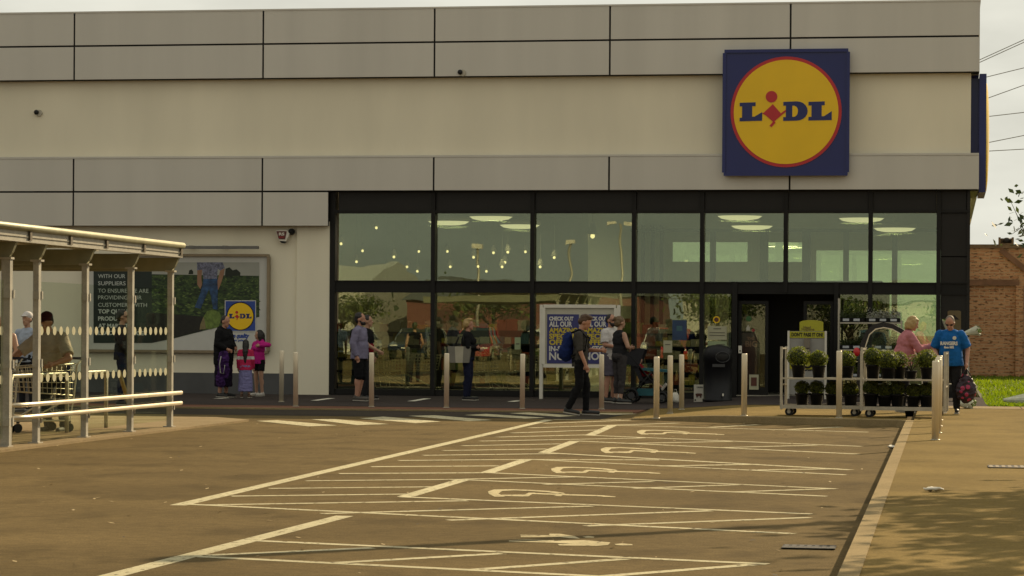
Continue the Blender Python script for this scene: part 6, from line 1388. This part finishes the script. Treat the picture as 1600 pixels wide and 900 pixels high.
# 7-8: the couple
person(gz(953, 629), -120, 1.77, 'bearded man with sunglasses in white T-shirt and grey shorts', [('top', fab('white', (.55, .52, .5)), dict(hem=.84, sleeve=.42, inf=.022, name='t_shirt')), ('legs', fab('grey_violet', (.10, .09, .115)), dict(len=.47, name='shorts', inf=.025, end=.02)), ('shoes', SHB), ('hair', H_DK, dict(style='cropped')), ('beard', H_DK), ('sunglasses', M_BLACKP)],
       dict(el=(-.25, .02, 1.14), wl=(-.14, .22, 1.08), er=(.25, .05, 1.14), wr=(.10, .25, 1.10)), girth=1.08, skin=SKIN2)
person(gz(967.5, 631), -52, 1.72, 'woman in dark grey vest and cropped trousers seen from behind, arms folded', [('top', BLK2, dict(hem=.88, sleeve=0, name='vest', inf=.011)), ('legs', fab('grey', (.045, .04, .04)), dict(len=.86, inf=.018, end=.016)), ('shoes', SHB), ('hair', H_BL if 0 else mat('hair_dark_blond', (.13, .08, .035), .6, amt=.3, scale=30), dict(style='bun'))],
       dict(el=(-.25, .08, 1.14), wl=(.06, .20, 1.13), er=(.26, .04, 1.14), wr=(.05, .20, 1.10), kr=(.11, .0, .50), ar=(.14, -.06, .085), tr=(.17, .1, .035)), fem=True, girth=1.06)
# child in the pushchair
pc = gz(1012, 629.5)
person(pc + Vector((-.10, 0, .46 - .50)), -90, .98, 'small child with dark hair sitting in the pushchair, legs stretched out', [('top', fab('dark_red', (.20, .012, .018)), dict(hem=.92)), ('legs', BLK, dict(len=.5)), ('shoes', MATS['shoe_white']), ('hair', H_DK)],
       dict(kl=(-.10, .38, .84), al=(-.12, .70, .62), tl=(-.13, .80, .72), kr=(.10, .40, .86), ar=(.12, .74, .60), tr=(.13, .84, .70), er=(.22, .1, 1.18), wr=(.18, .34, 1.08)), lean=-14)
# 9-10: pair choosing plants
r9, *_ = person(gz(1409, 645), -75, 1.66, 'blond woman in pink cardigan bending over the potted plants', [('top', fab('cardigan_pink', (.44, .17, .19)), dict(hem=.84, name='cardigan', inf=.026)), ('legs', BLK), ('shoes', SHB), ('hair', H_BL, dict(style='bob'))],
       dict(er=(.26, .26, 1.12), wr=(.16, .46, 1.20), el=(-.24, .28, 1.14), wl=(-.12, .48, 1.18)), lean=14, hpitch=14, fem=True, girth=1.2, skin=SKIN2)
me = solid([ell((0, .10, 1.24), (.10, .085, .20)), ell((0, .085, 1.02), (.12, .10, .16))], .014, smooth=2); me.transform(Matrix.Translation((0, 0, .97)) @ Matrix.Rotation(rad(-14), 4, 'X') @ Matrix.Translation((0, 0, -.97))); add_part(me, 'blouse', fab('blouse_print', (.42, .37, .28), .75), r9)
r10, d10, *_ = person(gz(1485, 646.5), 172, 1.67, 'bald man with sunglasses in a bright blue lettered T-shirt looking down', [('top', fab('bright_blue', (.012, .115, .36)), dict(hem=.84, sleeve=.44, inf=.026, name='t_shirt', flare=.01)), ('legs', BLK2, dict(inf=.022)), ('shoes', SHB), ('hair', H_GR, dict(style='cropped')), ('sunglasses', M_BLACKP)],
       dict(el=(-.29, -.02, 1.14), wl=(-.29, .10, .90), er=(.30, .0, 1.14), wr=(.20, .22, 1.0)), lean=6, hpitch=26, girth=1.16, skin=SKIN2)
child_text(r10, 'RANGERS', .085, (.15, .235, 1.21), M_WHITE, .30); child_text(r10, 'Since 1872', .045, (.085, .242, 1.155), M_WHITE, .17)
mb = MB(); mb.cyl((-.09, .195, 1.335), (-.09, .215, 1.332), .032, n=18); b_ = mb.build('shirt_badge', M_WHITE); b_.parent = r10
w = at(r10, d10['wl'] + Vector((-.0, .02, -.10))); e = empty('shopping_bag', w, 'dark shopping bag with pink dots hanging from the blue-shirted man\'s hand', 'bag')
md = bpy.data.materials.new('dotted_bag'); md.use_nodes = True; t = md.node_tree; pb = t.nodes['Principled BSDF']; tcn = t.nodes.new('ShaderNodeTexCoord'); vo = t.nodes.new('ShaderNodeTexVoronoi'); vo.inputs['Scale'].default_value = 9; vo.inputs['Randomness'].default_value = .5
rp = t.nodes.new('ShaderNodeValToRGB'); rp.color_ramp.interpolation = 'CONSTANT'; rp.color_ramp.elements[0].color = (.40, .03, .10, 1); rp.color_ramp.elements[1].position = .34; rp.color_ramp.elements[1].color = (.02, .005, .014, 1)
t.links.new(tcn.outputs['Object'], vo.inputs['Vector']); t.links.new(vo.outputs['Distance'], rp.inputs[0]); t.links.new(rp.outputs[0], pb.inputs['Base Color'])
me = solid([ell((0, 0, -.36), (.17, .09, .22)), ell((0, 0, -.26), (.13, .07, .16))], .014, smooth=2); wrinkle(me, .02, 9); o = add_part(me, 'bag_body', md, e)
mb = MB(); [mb.tube([Vector((s * .09, y, -.16)), Vector((s * .03, y, -.04)), Vector((0, y * .5, .0))], .010, 6) for s in (-1, 1) for y in (-.03, .03)]; o = mb.build('handle', md); o.parent = e
# 11: man pushing trolleys in the shelter, 12-13 beyond, 14 behind the glass
person(gz(88, 677), 168, 1.72, 'man in pale T-shirt and dark cap leaning forward to push a trolley', [('top', fab('sand', (.42, .36, .28)), dict(hem=.86, sleeve=.42, inf=.026, name='t_shirt')), ('legs', fab('denim', (.035, .035, .04)), dict(inf=.02)), ('shoes', MATS['shoe_grey']), ('hair', H_DK), ('cap', fab('cap_maroon', (.05, .012, .014)))],
       dict(el=(-.40, .34, 1.06), wl=(-.26, .52, .98), er=(.42, .36, 1.10), wr=(.44, .56, .98), kr=(.12, .1, .52), ar=(.14, -.02, .085), tr=(.15, .14, .035)), lean=25, hpitch=6, girth=1.2, skin=SKIN2)
person(gz(42, 641), 165, 1.72, 'person in white cap and pale blue top standing beyond the trolley shelter', [('top', fab('pale_blue', (.33, .38, .47)), dict(hem=.86, sleeve=.42, name='t_shirt')), ('legs', BLK2), ('shoes', SHB), ('hair', H_DK, dict(style='cropped')), ('cap', fab('white', (.55, .52, .5)))], None)
person(gz(6, 655), 160, 1.66, 'person in black vest at the left edge beyond the shelter', [('top', BLK, dict(hem=.86, sleeve=0, name='vest')), ('legs', BLK2), ('shoes', SHB), ('hair', H_DK)], dict(el=(-.27, .0, 1.14), wl=(-.20, .14, .95)), girth=1.15)
r14, *_ = person(gz(190, 634), -80, 1.76, 'dark clothed man in glasses standing behind the shelter glass before the billboard', [('top', BLK2, dict(hem=.84, name='jumper')), ('legs', NAVY), ('shoes', SHB), ('hair', H_DK), ('sunglasses', M_BLACKP)], dict(er=(.26, .0, 1.14), wr=(.18, .16, .98)), girth=1.05)
